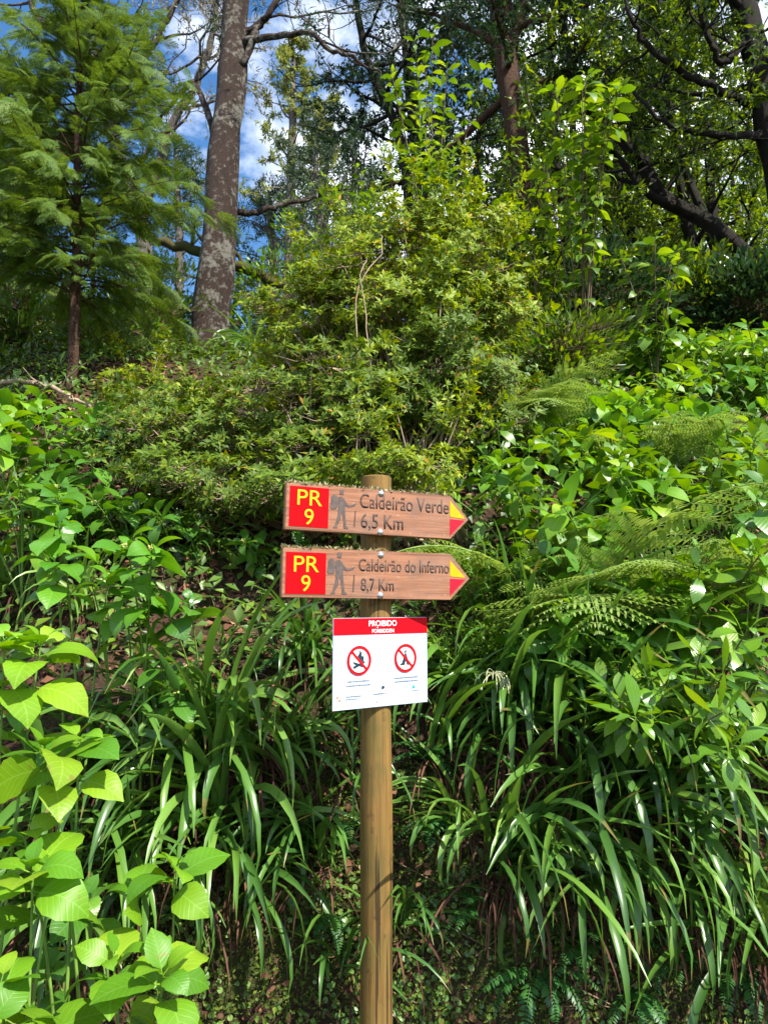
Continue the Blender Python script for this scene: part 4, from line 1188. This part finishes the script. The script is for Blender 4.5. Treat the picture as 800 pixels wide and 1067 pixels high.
for i, (lab, px, py, Y, L) in enumerate(hu2):
    hyd(lab, px, py - 14 - (18 if py < 430 else 0), Y, L * 1.12, 8, .42, 480 + i, ('hyd', 'privet', 'hyd')[i % 3], HYDS if i % 2 else LIM, 'broad_leaved_bush', 'bush', g4, pairs=6, back=.2, buds=False)
hyd('hydrangea low between the four leaf head and the grass skirt', 150, 930, 2.05, .12, 1, .05, 495, 'hyd', pairs=3)
straps += [('shaded strap clump beside the tall tower of leaves', 160, 735, .62, 'b', 5, 0), ('thin grassy tuft in the dark hollow left of the notice', 235, 690, .7, 't', 2, .2), ('long arching clump left of centre under the dark hollow', 205, 800, 1.05, 'b', 5, .25), ('long arching clump nearer the post under the dark hollow', 295, 790, 1.0, 'b', 0, .3), ('drooping clump over the dead skirt near the bottom left', 225, 900, .9, 'b', 2, .3), ('drooping clump left of the post above the sword fern', 320, 880, .9, 'b', 4, .1), ('clump hanging over the bare bank right of centre', 520, 910, .9, 'b', 1, .2), ('clump hanging low in the middle of the lower right', 610, 930, .9, 'b', 4, .1), ('strap clump hanging over the red dead skirt at lower left', 235, 870, 1.0, 'b', 0, .1), ('strap clump against the left side of the post low down', 335, 900, .8, 'b', 2, .4), 
           ('strap clump near the bottom left of the post', 250, 940, .75, 'b', 4, .4), ('strap clump low right with bare stalks beneath', 660, 920, .9, 'b', 3, .2), ('strap clump right of the post over the sword ferns', 450, 790, .8, 'b', 1, .3), ('strap clump at the lower right corner', 790, 1000, .9, 'b', 2, .3), ]
for lab, px, py, s, kind, w, rz in straps:
    proto = (SC if kind == 'b' else thin_)
    loc = gp(px, py)
    src = [c for c in kids(proto.roots[w]) if c.name.startswith('leaves')][0].data
    co = np.empty(len(src.vertices) * 3); src.vertices.foreach_get('co', co); co = co.reshape(-1, 3)
    for rz, sc_ in [(rz + d, s * f) for f in (1, .85, .7, .55) for d in (0, .35, -.35, .7, -.7, 1.0, -1.0)]:   # no blade may grow through the signs
        c_, s_ = math.cos(rz), math.sin(rz)
        W_ = np.column_stack([co[:, 0] * c_ - co[:, 1] * s_, co[:, 0] * s_ + co[:, 1] * c_, co[:, 2]]) * sc_ + loc
        hit = (W_[:, 1] < 2.74) & (((abs(W_[:, 0]) < .30) & (W_[:, 2] > 1.22) & (W_[:, 2] < 2.0)) | ((abs(W_[:, 0] + .026) < .085) & (W_[:, 2] > .75)))
        if not hit.any():
            break
    s = sc_
    (SC if kind == 'b' else thin_).place(loc, rz, s, lab, 'strap plant' if kind == 'b' else 'grass tuft', 'strap leaved clumps on the bank' if kind == 'b' else 'thin grassy tufts', which=w)
for o in thin_.roots:
    pass
# drooping pale seed head right of the notice
root = empty('seed_head', gp(528, 770))
tag(root, 'drooping pale seed head hanging right of the notice', 'seed head')
rng = np.random.default_rng(7)
top = at(515, 702, 2.85) - np.array(root.location)
mb = MB()
st = curve((0, 0, 0), (top[0] * .4, top[1] * .3, top[2] * 1.1), top, 12); mb.tube(st, np.linspace(.003, .002, 12), 5)
adopt(mb.build('stalk', M['seed']), root)
mb = MB()
for i in range(26):
    d = unit(np.array([rng.normal(.5, .8), rng.normal(-.3, .5), rng.uniform(-.2, .6)])) * rng.uniform(.03, .07)
    c = curve(top, top + d, top + d * 1.2 + [0, 0, -rng.uniform(.04, .10)], 6)
    mb.tube(c, [.001, .001, .001, .0015, .003, .001], 4)
adopt(mb.build('seed_pods', M['seed']), root)

# ================================================================== GROUND COVER, LITTER
rng = np.random.default_rng(900)
def slope_scatter(n, x, y, keep=None):
    X = rng.uniform(*x, n); Y = rng.uniform(*y, n)
    if keep is not None:
        k = keep(X, Y); X, Y = X[k], Y[k]
    Z = hgt(X, Y); e = .02
    N = unit(np.stack([-(hgt(X + e, Y) - hgt(X - e, Y)) / (2 * e), -(hgt(X, Y + e) - hgt(X, Y - e)) / (2 * e), np.ones_like(X)], -1))
    return np.stack([X, Y, Z], -1), N
def lay(P, N, temps, size, mat, name, label, lift=(0, .02), tilt=.35):
    mb = MB(); n = len(P)
    D = unit(np.cross(N, rng.normal(0, 1, (n, 3))))
    D = unit(D + N * rng.normal(0.15, tilt, n)[:, None])
    k = rng.integers(0, len(temps), n)
    S = unit(np.cross(D, N)); NN = np.cross(S, D)
    Mx = np.stack([S, D, NN], -1) * size(n)[:, None, None]
    PP = P + N * rng.uniform(*lift, n)[:, None]
    for i, T in enumerate(temps):
        s = k == i
        mb.many(T, Mx[s], PP[s])
    o = mb.build(name, M[mat])
    tag(o, label, None, None, 'stuff')
    return o
dens = lambda X, Y: (np.sin(2.1 * X + 1) * np.sin(1.7 * Y + X) + np.sin(5 * X - 3 * Y)) > rng.uniform(-1.6, 1.3, len(X))
P, N = slope_scatter(13000, (-3.2, 3.2), (3.0, 6.5))
lay(P, N, [leaf_t(1, .5, 3, 1.4, .4), leaf_t(1, .35, 3, -1.2, .5), leaf_t(1, .6, 2, .5, .5)], lambda n: rng.uniform(.025, .075, n), 'litter', 'leaf_litter', 'brown fallen leaves covering the shaded soil of the bank')
P, N = slope_scatter(85000, (-7, 7), (3.3, 9.0), dens)
lay(P, N, [tiny_leaf(.5), tiny_leaf(.35, .3, .2), leaf_t(1, .45, 2, .8, .3)], lambda n: rng.uniform(.03, .095, n), 'ground_leaf', 'ground_cover', 'low mixed green leaves growing all over the slope', (0, .2), .6)
disc = []
for s in range(2):
    a = np.linspace(.25, 2 * math.pi - .25, 10) - math.pi / 2 + math.pi
    V = np.vstack([[0, .5, -.08], np.column_stack([.5 * np.sin(a), .5 + .5 * np.cos(a), .05 * np.cos(3 * a + s)])])
    disc.append((V, np.array([(0, i, i + 1, -1) for i in range(1, 10)]), V[:, :2] + [.5, 0]))
P, N = slope_scatter(9000, (-1.7, 1.8), (2.69, 2.93), lambda X, Y: (np.sin(7 * X + 1) * np.sin(23 * Y + 3 * X) + .8) > rng.uniform(0, 1.6, len(X)))
lay(P, N, disc, lambda n: rng.uniform(.009, .022, n), 'pennywort', 'pennywort', 'small round pennywort leaves covering the foot of the bank', (.004, .03), .3)
P, N = slope_scatter(45000, (-1.9, 1.9), (2.69, 3.05))
lay(P, N, [tiny_leaf(.4, .3, .2), tiny_leaf(.25, .2, .1), tiny_leaf(.6, .4, .3)], lambda n: rng.uniform(.006, .022, n) * rng.choice([.6, 1, 1.5], n), 'moss_leaf', 'moss', 'moss and tiny seedlings covering the foot of the bank', (0, .03), .8)
P, N = slope_scatter(1500, (-1.9, 1.9), (2.69, 3.05))
lay(P, N, [leaf_t(1, .5, 3, 1.4, .4), leaf_t(1, .35, 3, -1.2, .5)], lambda n: rng.uniform(.015, .05, n), 'litter', 'leaf_crumbs', 'brown leaf scraps caught on the foot of the bank', (.005, .03))
P, N = slope_scatter(900, (-3, 3), (2.7, 6))
mb = MB()
for p, nn in zip(P, N):
    d = unit(np.cross(nn, rng.normal(0, 1, 3))) * rng.uniform(.05, .2)
    mb.tube(np.array([p - d, p + nn * .015, p + d]) + nn * .01, [.002, .003, .0015], 4)
tag(mb.build('twig_litter', M['stem_brown']), 'thin dry twigs lying on the soil of the bank', None, None, 'stuff')

# fallen branch at the left, mossy log behind the pine
def log(name, pts, mat, label, cat, twigs=5, seed=1):
    r_ = np.random.default_rng(seed)
    p, r = path(pts); o0 = p[0].copy()
    root = empty(name, o0)
    q, rr = resample(np.array(p) - o0, r, 18); q[1:-1] += r_.normal(0, .012, (16, 3))
    mb = MB(); mb.tube(q, rr, 8, True)
    adopt(mb.build('limb', M[mat]), root)
    for i in range(twigs):
        k = r_.integers(3, 16)
        ln = wob_line(r_, q[k], unit(r_.normal(0, 1, 3) + [0, -.2, .4]), r_.uniform(.2, .5), 6, .2)
        mb = MB(); mb.tube(ln, np.linspace(rr[k] * .5, .002, 6), 5); adopt(mb.build('twig', M[mat]), root)
    tag(root, label, cat)
log('fallen_branch', [(-10, 402, 5.4, 3), (20, 396, 5.4, 3), (50, 404, 5.3, 2.6), (75, 414, 5.2, 2), (95, 424, 5.1, 1.2)], 'stem_pale', 'pale fallen branch lying below the thin conifer trunk', 'branch', 5, 3)
log('mossy_log', [(140, 240, 8.0, 4), (175, 254, 8.0, 5), (215, 264, 8.0, 6), (262, 283, 7.9, 6), (300, 300, 7.8, 4)], 'bark_moss', 'mossy limb leaning across behind the pine trunk', 'limb', 4, 4)

# dry vines over the azalea top
rng = np.random.default_rng(77)
o0 = gp(400, 500)
root = empty('dry_vine', o0)
tag(root, 'bare pale vine stems looping out of the tall azalea', 'vine')
for pts in ([(380, 470, 4.3), (372, 380, 4.25), (374, 300, 4.3), (398, 262, 4.4), (392, 240, 4.5)], [(392, 460, 4.3), (384, 350, 4.25), (376, 290, 4.3), (384, 268, 4.4)], [(378, 480, 4.1), (374, 430, 4.05), (368, 405, 4.1)], [(384, 480, 4.1), (380, 440, 4.02), (376, 410, 4.1)]):
    ln, rr = resample(np.array([o0 * 0 + (0, 0, -.05)] + [at(*t) - o0 for t in pts]), np.linspace(.006, .0025, len(pts) + 1), 24)
    mb = MB(); mb.tube(ln + rng.normal(0, .004, (24, 3)), rr, 5); adopt(mb.build('stem', M['stem_pale']), root)

# ================================================================== SIGNPOST
def wood_mat(name, dark, light, axis, scale=1.0, ring=0.5, stain=None):
    m, n, l = new_mat(name)
    tcn = n.new('ShaderNodeTexCoord')
    mpn = n.new('ShaderNodeMapping')
    mpn.inputs['Scale'].default_value = (2.2, 40, 40) if axis == 'x' else (40, 40, 1.6)
    l.new(tcn.outputs['Object'], mpn.inputs['Vector'])
    z = n.new('ShaderNodeTexNoise'); z.inputs['Scale'].default_value = 1.6 * scale; z.inputs['Detail'].default_value = 8; z.inputs['Roughness'].default_value = .6; z.inputs['Distortion'].default_value = .6
    l.new(mpn.outputs['Vector'], z.inputs['Vector'])
    r = ramp(n, [(.25, dark), (.5, tuple((a + b) / 2 for a, b in zip(dark, light))), (.78, light)], z.outputs['Fac'], l)
    z2 = n.new('ShaderNodeTexNoise'); z2.inputs['Scale'].default_value = 7; z2.inputs['Detail'].default_value = 6
    l.new(tcn.outputs['Object'], z2.inputs['Vector'])
    mix = n.new('ShaderNodeMix'); mix.data_type = 'RGBA'
    rs = ramp(n, [(.45, (0, 0, 0)), (.75, (.7, .7, .7))], z2.outputs['Fac'], l)
    l.new(rs.outputs['Color'], mix.inputs[0]); l.new(r.outputs['Color'], mix.inputs[6]); mix.inputs[7].default_value = (*(stain or dark), 1)
    p = n.new('ShaderNodeBsdfPrincipled'); p.inputs['Roughness'].default_value = .62; p.inputs['Specular IOR Level'].default_value = .3
    l.new(mix.outputs[2], p.inputs['Base Color'])
    b = n.new('ShaderNodeBump'); b.inputs['Strength'].default_value = .35; b.inputs['Distance'].default_value = .004
    l.new(z.outputs['Fac'], b.inputs['Height']); l.new(b.outputs['Normal'], p.inputs['Normal'])
    o = n.new('ShaderNodeOutputMaterial'); l.new(p.outputs[0], o.inputs['Surface'])
    return m
M['board'] = wood_mat('board_wood', (0.15, 0.055, 0.028), (0.39, 0.18, 0.095), 'x', stain=(0.26, 0.14, 0.09))
M['post'] = wood_mat('post_wood', (0.09, 0.047, 0.012), (0.26, 0.15, 0.038), 'z', stain=(0.13, 0.095, 0.022))
def weather_post():
    nt = M['post'].node_tree; n, l = nt.nodes, nt.links
    p = [x for x in n if x.type == 'BSDF_PRINCIPLED'][0]
    src = p.inputs['Base Color'].links[0].from_socket
    tcn = n.new('ShaderNodeTexCoord')
    def layer(src, scale, nscale, lo, hi, amt, col, detail=5):
        mp_ = n.new('ShaderNodeMapping'); mp_.inputs['Scale'].default_value = scale
        l.new(tcn.outputs['Object'], mp_.inputs['Vector'])
        z = n.new('ShaderNodeTexNoise'); z.inputs['Scale'].default_value = nscale; z.inputs['Detail'].default_value = detail; z.inputs['Roughness'].default_value = .6
        l.new(mp_.outputs['Vector'], z.inputs['Vector'])
        r = ramp(n, [(lo, (0, 0, 0)), (hi, (amt, amt, amt))], z.outputs['Fac'], l)
        mix = n.new('ShaderNodeMix'); mix.data_type = 'RGBA'
        l.new(r.outputs['Color'], mix.inputs[0]); l.new(src, mix.inputs[6]); mix.inputs[7].default_value = (*col, 1)
        return mix.outputs[2], r
    src, _ = layer(src, (1, 1, .5), 9, .5, .72, .75, (0.06, 0.065, 0.016))
    src, _ = layer(src, (1, 1, .8), 26, .60, .68, .7, (0.07, 0.04, 0.014))
    src, ck = layer(src, (60, 60, 1.1), 1.0, .60, .63, .8, (0.015, 0.009, 0.004), 2)
    sx = n.new('ShaderNodeSeparateXYZ'); l.new(tcn.outputs['Object'], sx.inputs[0])
    vk = n.new('ShaderNodeTexVoronoi'); vk.inputs['Scale'].default_value = 5.5
    l.new(tcn.outputs['Object'], vk.inputs['Vector'])
    kr = ramp(n, [(.10, (.8, .8, .8)), (.17, (0, 0, 0))], vk.outputs['Distance'], l)
    mix = n.new('ShaderNodeMix'); mix.data_type = 'RGBA'
    l.new(kr.outputs['Color'], mix.inputs[0]); l.new(src, mix.inputs[6]); mix.inputs[7].default_value = (0.045, 0.022, 0.01, 1)
    l.new(mix.outputs[2], p.inputs['Base Color'])
    p.inputs['Roughness'].default_value = .75
weather_post()
def weather_board():
    nt = M['board'].node_tree; n, l = nt.nodes, nt.links
    p = [x for x in n if x.type == 'BSDF_PRINCIPLED'][0]
    src = p.inputs['Base Color'].links[0].from_socket
    tcn = n.new('ShaderNodeTexCoord')
    for scale, ns, lo, hi, amt, col, det in (((1.6, 120, 120), 1.0,   .60, .65, .45, (0.05, 0.022, 0.014), 2), ((1, 1, 1), 11, .52, .72, .55, (0.13, 0.085, 0.065), 6), ((1, 1, 1), 70, .64, .70, .5, (0.34, 0.26, 0.19), 3)):
        mp_ = n.new('ShaderNodeMapping'); mp_.inputs['Scale'].default_value = scale
        l.new(tcn.outputs['Object'], mp_.inputs['Vector'])
        z = n.new('ShaderNodeTexNoise'); z.inputs['Scale'].default_value = ns; z.inputs['Detail'].default_value = det
        l.new(mp_.outputs['Vector'], z.inputs['Vector'])
        r = ramp(n, [(lo, (0, 0, 0)), (hi, (amt, amt, amt))], z.outputs['Fac'], l)
        mix = n.new('ShaderNodeMix'); mix.data_type = 'RGBA'
        l.new(r.outputs['Color'], mix.inputs[0]); l.new(src, mix.inputs[6]); mix.inputs[7].default_value = (*col, 1)
        src = mix.outputs[2]
    l.new(src, p.inputs['Base Color'])
weather_board()
M['red'] = plain_mat('red_paint', (0.42, 0.002, 0.005), .7, spec=.06, noise=.12, nscale=60)
M['pink_red'] = plain_mat('crimson_paint', (0.44, 0.006, 0.022), .5, spec=.2, noise=.1, nscale=60)
M['yellow'] = plain_mat('yellow_paint', (0.66, 0.42, 0.01), .5, spec=.2)
M['yellow_paint'] = plain_mat('amber_paint', (0.62, 0.32, 0.003), .5, spec=.2, noise=.1, nscale=60)
M['engraved'] = plain_mat('engraved_letters', (0.075, 0.045, 0.035), .8, noise=.35, nscale=80)
M['engraved_grey'] = plain_mat('engraved_grey', (0.085, 0.062, 0.054), .8, noise=.25, nscale=60)
M['bolt'] = plain_mat('bolt_metal', (0.62, 0.62, 0.62), .3, .9)
M['white'] = plain_mat('white_plastic', (0.43, 0.50, 0.62), .16, noise=.03, nscale=5)
M['sign_red'] = plain_mat('sign_red', (0.55, 0.002, 0.008), .5, spec=.1)
M['ring_red'] = plain_mat('pictogram_red', (0.48, 0.004, 0.009), .3, spec=.25)
M['navy'] = plain_mat('pictogram_dark', (0.012, 0.03, 0.045), .3)
M['print_grey'] = plain_mat('small_print_ink', (0.12, 0.13, 0.16), .4)
M['orange_ink'] = plain_mat('orange_ink', (0.75, 0.22, 0.12), .4)
M['teal_ink'] = plain_mat('teal_ink', (0.03, 0.30, 0.32), .4)
M['white_ink'] = plain_mat('white_ink', (0.85, 0.85, 0.85), .35)
M['moss'] = leaf_mat('dry_moss', [(0, (0.14, 0.13, 0.05)), (0.6, (0.32, 0.29, 0.15)), (1, (0.45, 0.42, 0.26))], .2, .9, 0, .1)

def flat(name, polys, y0, y1, mat, parent, bevel=0.0):
    """polygons in the board's own x-z plane, solid from y0 (front) to y1"""
    bm = bmesh.new()
    for poly in polys:
        a = [bm.verts.new((x, y0, z)) for x, z in poly]
        b = [bm.verts.new((x, y1, z)) for x, z in poly]
        k = len(poly)
        bm.faces.new(a); bm.faces.new(b[::-1])
        for i in range(k):
            bm.faces.new((a[i], b[i], b[(i + 1) % k], a[(i + 1) % k]))
    bmesh.ops.recalc_face_normals(bm, faces=bm.faces)
    if bevel:
        bmesh.ops.bevel(bm, geom=list(bm.edges), offset=bevel, segments=2, affect='EDGES')
    me = bpy.data.meshes.new(name); bm.to_mesh(me); bm.free()
    me.materials.append(mat)
    o = bpy.data.objects.new(name, me); COL.objects.link(o)
    adopt(o, parent)
    return o

def raw_text(s, offset=0.0):
    cu = bpy.data.curves.new('lettering', 'FONT'); cu.body = s; cu.size = 1; cu.offset = offset; cu.resolution_u = 5
    ob = bpy.data.objects.new('lettering', cu); COL.objects.link(ob)
    bpy.context.view_layer.update()
    me = bpy.data.meshes.new_from_object(ob.evaluated_get(bpy.context.evaluated_depsgraph_get()))
    bpy.data.objects.remove(ob); bpy.data.curves.remove(cu)
    return me
def coords(me):
    a = np.empty(len(me.vertices) * 3); me.vertices.foreach_get('co', a); return a.reshape(-1, 3)
CAPH = np.ptp(coords(raw_text('H'))[:, 1])

def lettering(lines, mat, parent, y=-0.0015, name='lettering'):
    for ln in lines:
        lettering_line([ln], mat, parent, y, name)

def lettering_line(lines, mat, parent, y, name):
    """lines: (text, x left, baseline z, width, cap height, stroke offset)"""
    bm = bmesh.new()
    for s, x0, z0, w, ch, off in lines:
        me = raw_text(s, off)
        c = coords(me)
        x = (c[:, 0] - c[:, 0].min()) / np.ptp(c[:, 0]) * w + x0
        z = c[:, 1] * ch / CAPH + z0
        me.vertices.foreach_set('co', np.column_stack([x, np.full(len(x), y), z]).ravel().astype(np.float32))
        bm.from_mesh(me)
        bpy.data.meshes.remove(me)
    r = bmesh.ops.extrude_face_region(bm, geom=bm.faces[:])
    bmesh.ops.translate(bm, verts=[v for v in r['geom'] if isinstance(v, bmesh.types.BMVert)], vec=(0, 0.0012, 0))
    bmesh.ops.recalc_face_normals(bm, faces=bm.faces)
    me = bpy.data.meshes.new(name); bm.to_mesh(me); bm.free()
    me.materials.append(mat)
    o = bpy.data.objects.new(name, me); COL.objects.link(o)
    adopt(o, parent)
    return o

def rect(x0, z0, x1, z1):
    return [(x0, z0), (x1, z0), (x1, z1), (x0, z1)]

PX0, PY0 = -0.0262, 2.575
post_root = empty('signpost', (PX0, PY0, 0))
tag(post_root, 'wooden trail signpost carrying two brown arrow boards and a white notice', 'signpost')
mb = MB()
zz = np.linspace(-0.3, 2.035, 60)
rng = np.random.default_rng(5)
mb.tube(np.column_stack([0.002 * np.sin(zz * 3), np.zeros(60), zz]), 0.0525 + 0.0012 * np.sin(zz * 9) + rng.normal(0, .0003, 60), 40)
mb.tube(np.array([[0, 0, 2.035], [0, 0, 2.0385], [0, 0, 2.0395]]), np.array([.0522, .047, .001]), 40, True)
adopt(mb.build('post', M['post']), post_root)

def bolt(parent, x, z):
    mb = MB()
    a = np.linspace(0, math.pi / 2, 6)
    mb.tube(np.column_stack([np.full(6, x), -.0005 - .006 * np.sin(a), np.full(6, z)]), .0095 * np.cos(a) + .0002, 16)
    mb.tube(np.array([[x, 0.001, z], [x, -.001, z]]), [.0115, .0115], 16, True)
    adopt(mb.build('bolt', M['bolt']), parent)

def hiker(parent, x, z, s):
    """engraved walker with a backpack; x, z lower left, s overall height"""
    T = lambda pts: [(x + a * s * .90, z + b * s) for a, b in pts]
    polys = [
        T([(.00, .52), (.03, .80), (.10, .86), (.20, .82), (.24, .62), (.20, .50), (.06, .48)]),                              # pack
        T([(.27, .88), (.39, .87), (.40, 1.0), (.28, 1.0)]),                                                                   # head
        T([(.235, .80), (.33, .83), (.42, .76), (.46, .66), (.44, .52), (.45, .40), (.235, .42), (.25, .60)]),                 # torso
        T([(.25, .415), (.345, .412), (.315, .22), (.22, .06), (.235, .015), (.12, .0), (.115, .03), (.15, .055), (.21, .24)]),  # rear leg
        T([(.355, .411), (.45, .395), (.475, .22), (.49, .07), (.56, .03), (.555, .0), (.42, .005), (.405, .20), (.385, .30)]),  # front leg
        T([(.455, .70), (.56, .615), (.66, .635), (.76, .67), (.77, .64), (.72, .60), (.56, .56), (.452, .60)]),              # arm
    ]
    flat('hiker_symbol', polys, -.0014, -.0002, M['engraved_grey'], parent)
    flat('walking_stick', [T([(.72, .07), (.755, .07), (.775, .48), (.745, .48)])], -.0014, -.0002, M['engraved'], parent)

def moss_fringe(parent, x0, x1, z, seed, dens=220):
    r_ = np.random.default_rng(seed)
    n = dens
    u = r_.random(n) ** 1.5
    P = np.column_stack([x0 + (x1 - x0) * u, r_.uniform(0, .028, n), np.full(n, z)])
    D = unit(np.column_stack([r_.normal(0, .6, n), r_.normal(-.3, .6, n), np.abs(r_.normal(.7, .4, n))]))
    mb = MB()
    scatter_leaves(mb, r_, [tiny_leaf(.5, .3, .2)], P, D, r_.uniform(.006, .017, n), 1.5)
    adopt(mb.build('moss_fringe', M['moss']), parent)

def arrow_board(label, zc, h, roll, yaw, xl, xs, xt, tipz, yoff):
    e = empty('arrow_board', (0, yoff, zc))
    e.rotation_euler = (0, R(roll), R(yaw))
    adopt(e, post_root)
    e['label'] = label
    a = h / 2
    flat('plank', [[(xl, -a), (xs, -a), (xt, tipz), (xs, a), (xl, a)]], 0, .028, M['board'], e, .0018)
    return e
BOFF = -0.0878
e = arrow_board('weathered brown arrow board reading Caldeirão Verde', 1.905, .151, 1.3, 21.2, -.307, .274, .344, -.004, BOFF)
flat('trail_marker', [rect(-.295, -.064, -.165, .066)], -.0012, -.0001, M['red'], e)
lettering([('PR', -.270, .006, .082, .050, .0), ('9', -.245, -.056, .030, .050, .0)], M['yellow'], e, -.0028, 'marker_lettering')
hiker(e, -.160, -.062, .128)
lettering([('Caldeirão Verde', -.057, .012, .324, .047, .002), ('6,5 Km', -.052, -.054, .150, .047, .002)], M['engraved'], e)
flat('yellow_triangle', [[(.272, .002), (.329, -.002), (.272, .058)]], -.0012, -.0001, M['yellow_paint'], e)
flat('red_triangle', [[(.272, -.006), (.272, -.064), (.328, -.008)]], -.0012, -.0001, M['pink_red'], e)
bolt(e, .016, .064); bolt(e, .016, -.066)
moss_fringe(e, -.305, .27, .0755, 1, 420)

e = arrow_board('brown arrow board reading Caldeirão do Inferno', 1.697, .158, .7, 21.2, -.315, .272, .345, -.004, BOFF)
flat('trail_marker', [rect(-.304, -.067, -.172, .065)], -.0012, -.0001, M['red'], e)
lettering([('PR', -.278, .003, .082, .050, .0), ('9', -.253, -.058, .030, .050, .0)], M['yellow'], e, -.0028, 'marker_lettering')
hiker(e, -.168, -.066, .135)
lettering([('Caldeirão do Inferno', -.060, .012, .326, .040, .002), ('8,7 Km', -.052, -.052, .115, .040, .002)], M['engraved'], e)
flat('yellow_triangle', [[(.270, .002), (.328, -.002), (.270, .056)]], -.0012, -.0001, M['yellow_paint'], e)
flat('red_triangle', [[(.270, -.006), (.270, -.064), (.328, -.008)]], -.0012, -.0001, M['pink_red'], e)
bolt(e, .016, .066); bolt(e, .016, -.067)
moss_fringe(e, -.312, .05, .079, 2, 200)

# white notice
n_ = empty('notice_board', (0.0, -0.0735, 1.4135))
n_.rotation_euler = (0, 0, R(37))
adopt(n_, post_root)
n_['label'] = 'white notice with a red heading and two prohibition rings'
XL, XR, ZB, ZT = -.167, .219, -.1435, .1435
flat('panel', [rect(XL, ZB, XR, ZT)], 0, .004, M['white'], n_, .0008)
flat('heading_band', [rect(XL + .001, ZT - .054, XR - .001, ZT - .001)], -.0012, -.0001, M['sign_red'], n_)
cx = (XL + XR) / 2
lettering([('PROIBIDO', cx - .056, ZT - .0275, .114, .018, .0), ('FORBIDDEN', cx - .043, ZT - .0490, .090, .0120, .0)], M['white_ink'], n_, -.0024)
def disc_pts(cx_, cz, r, k=40):
    return [(cx_ + r * math.cos(i * 2 * math.pi / k), cz + r * math.sin(i * 2 * math.pi / k)) for i in range(k)]
def ring(name, cx_, cz, r, w, parent):
    k = 48; polys = []
    for i in range(k):
        a, b = i * 2 * math.pi / k, (i + 1) * 2 * math.pi / k
        polys.append([(cx_ + r * math.cos(a), cz + r * math.sin(a)), (cx_ + r * math.cos(b), cz + r * math.sin(b)),
                      (cx_ + (r - w) * math.cos(b), cz + (r - w) * math.sin(b)), (cx_ + (r - w) * math.cos(a), cz + (r - w) * math.sin(a))])
    s, c = math.sin(R(45)), math.cos(R(45)); h = w * .42; q = r - w * .6
    polys.append([(cx_ - q * c - h * s, cz + q * s - h * c), (cx_ - q * c + h * s, cz + q * s + h * c), (cx_ + q * c + h * s, cz - q * s + h * c), (cx_ + q * c - h * s, cz - q * s - h * c)])
    flat(name, polys, -.0030, -.0022, M['ring_red'], parent)
lx, rx, cz, rr = XL + .099, XR - .097, .008, .047
for c_ in (lx, rx):
    flat('pictogram_disc', [disc_pts(c_, cz, rr - .002)], -.0010, -.0001, M['white_ink'], n_)
F_ = lambda c_, pts: [(c_ + a * rr, cz + b * rr) for a, b in pts]
flat('campfire_symbol', [F_(lx, [(-.12, .05), (-.14, .28), (.02, .50), (.06, .74), (.22, .50), (.20, .34), (.30, .24), (.32, .38), (.42, .16), (.36, -.06), (.1, -.14)]),
                         F_(lx, [(-.50, -.06), (-.44, -.24), (.46, -.52), (.52, -.36)])], -.0020, -.0011, M['navy'], n_)
flat('log_symbol', [F_(lx, [(.50, -.02), (.44, -.2), (-.42, -.56), (-.52, -.40)])], -.0021, -.00105, M['navy'], n_)
flat('tent_symbol', [F_(rx, [(-.50, -.40), (-.44, -.48), (-.06, -.48), (.02, -.16), (.14, -.48), (.44, -.48), (.50, -.40), (.34, -.34), (.05, .36), (.16, .62), (.08, .64), (0, .44), (-.08, .64), (-.16, .62), (-.05, .36), (-.34, -.34)])], -.0020, -.0011, M['navy'], n_)
ring('prohibition_ring', lx, cz, rr, .0095, n_); ring('prohibition_ring', rx, cz, rr, .0095, n_)
r_ = np.random.default_rng(3)
def print_lines(rows, mat, name='small_print'):
    for x0, x1, z, hh in rows:
        x = x0; polys = []
        while x < x1:
            w = r_.uniform(.003, .011)
            polys.append(rect(x, z, min(x + w, x1), z + hh * r_.uniform(.75, 1))); x += w + .0022
        flat(name, polys, -.0012, -.0001, M[mat], n_)
print_lines([(lx - .045, lx + .040, -.059, .004), (lx - .050, lx + .046, -.072, .004), (rx - .045, rx + .052, -.058, .004), (rx - .045, rx + .052, -.070, .004), (XL + .050, XL + .110, -.105, .0035), (XL + .050, XL + .095, -.113, .003), (cx - .035, cx + .004, -.104, .004), (rx + .030, rx + .060, -.102, .0018)], 'print_grey')
print_lines([(cx + .006, cx + .026, -.103, .003)], 'orange_ink', 'orange_print')
flat('orange_emblem', [disc_pts(XL + .017, -.103, .004, 10), rect(XL + .020, -.116, XL + .030, -.110)], -.0012, -.0001, M['orange_ink'], n_)
flat('dark_emblem', [[(cx - .002, -.089), (cx + .006, -.087), (cx + .009, -.081), (cx + .004, -.077), (cx - .003, -.080)]], -.0012, -.0001, M['navy'], n_)
flat('teal_emblem', [[(rx + .028, -.094), (rx + .042, -.092), (rx + .039, -.085), (rx + .034, -.083), (rx + .030, -.088)]], -.0012, -.0001, M['teal_ink'], n_)
for z_ in (ZT - .0325, ZB + .018):
    mb = MB()
    mb.tube(np.array([[.004, -.0012, z_], [.004, -.0030, z_], [.004, -.0036, z_]]), [.0022, .0021, .0008], 12, True)
    adopt(mb.build('screw', M['bolt']), n_)
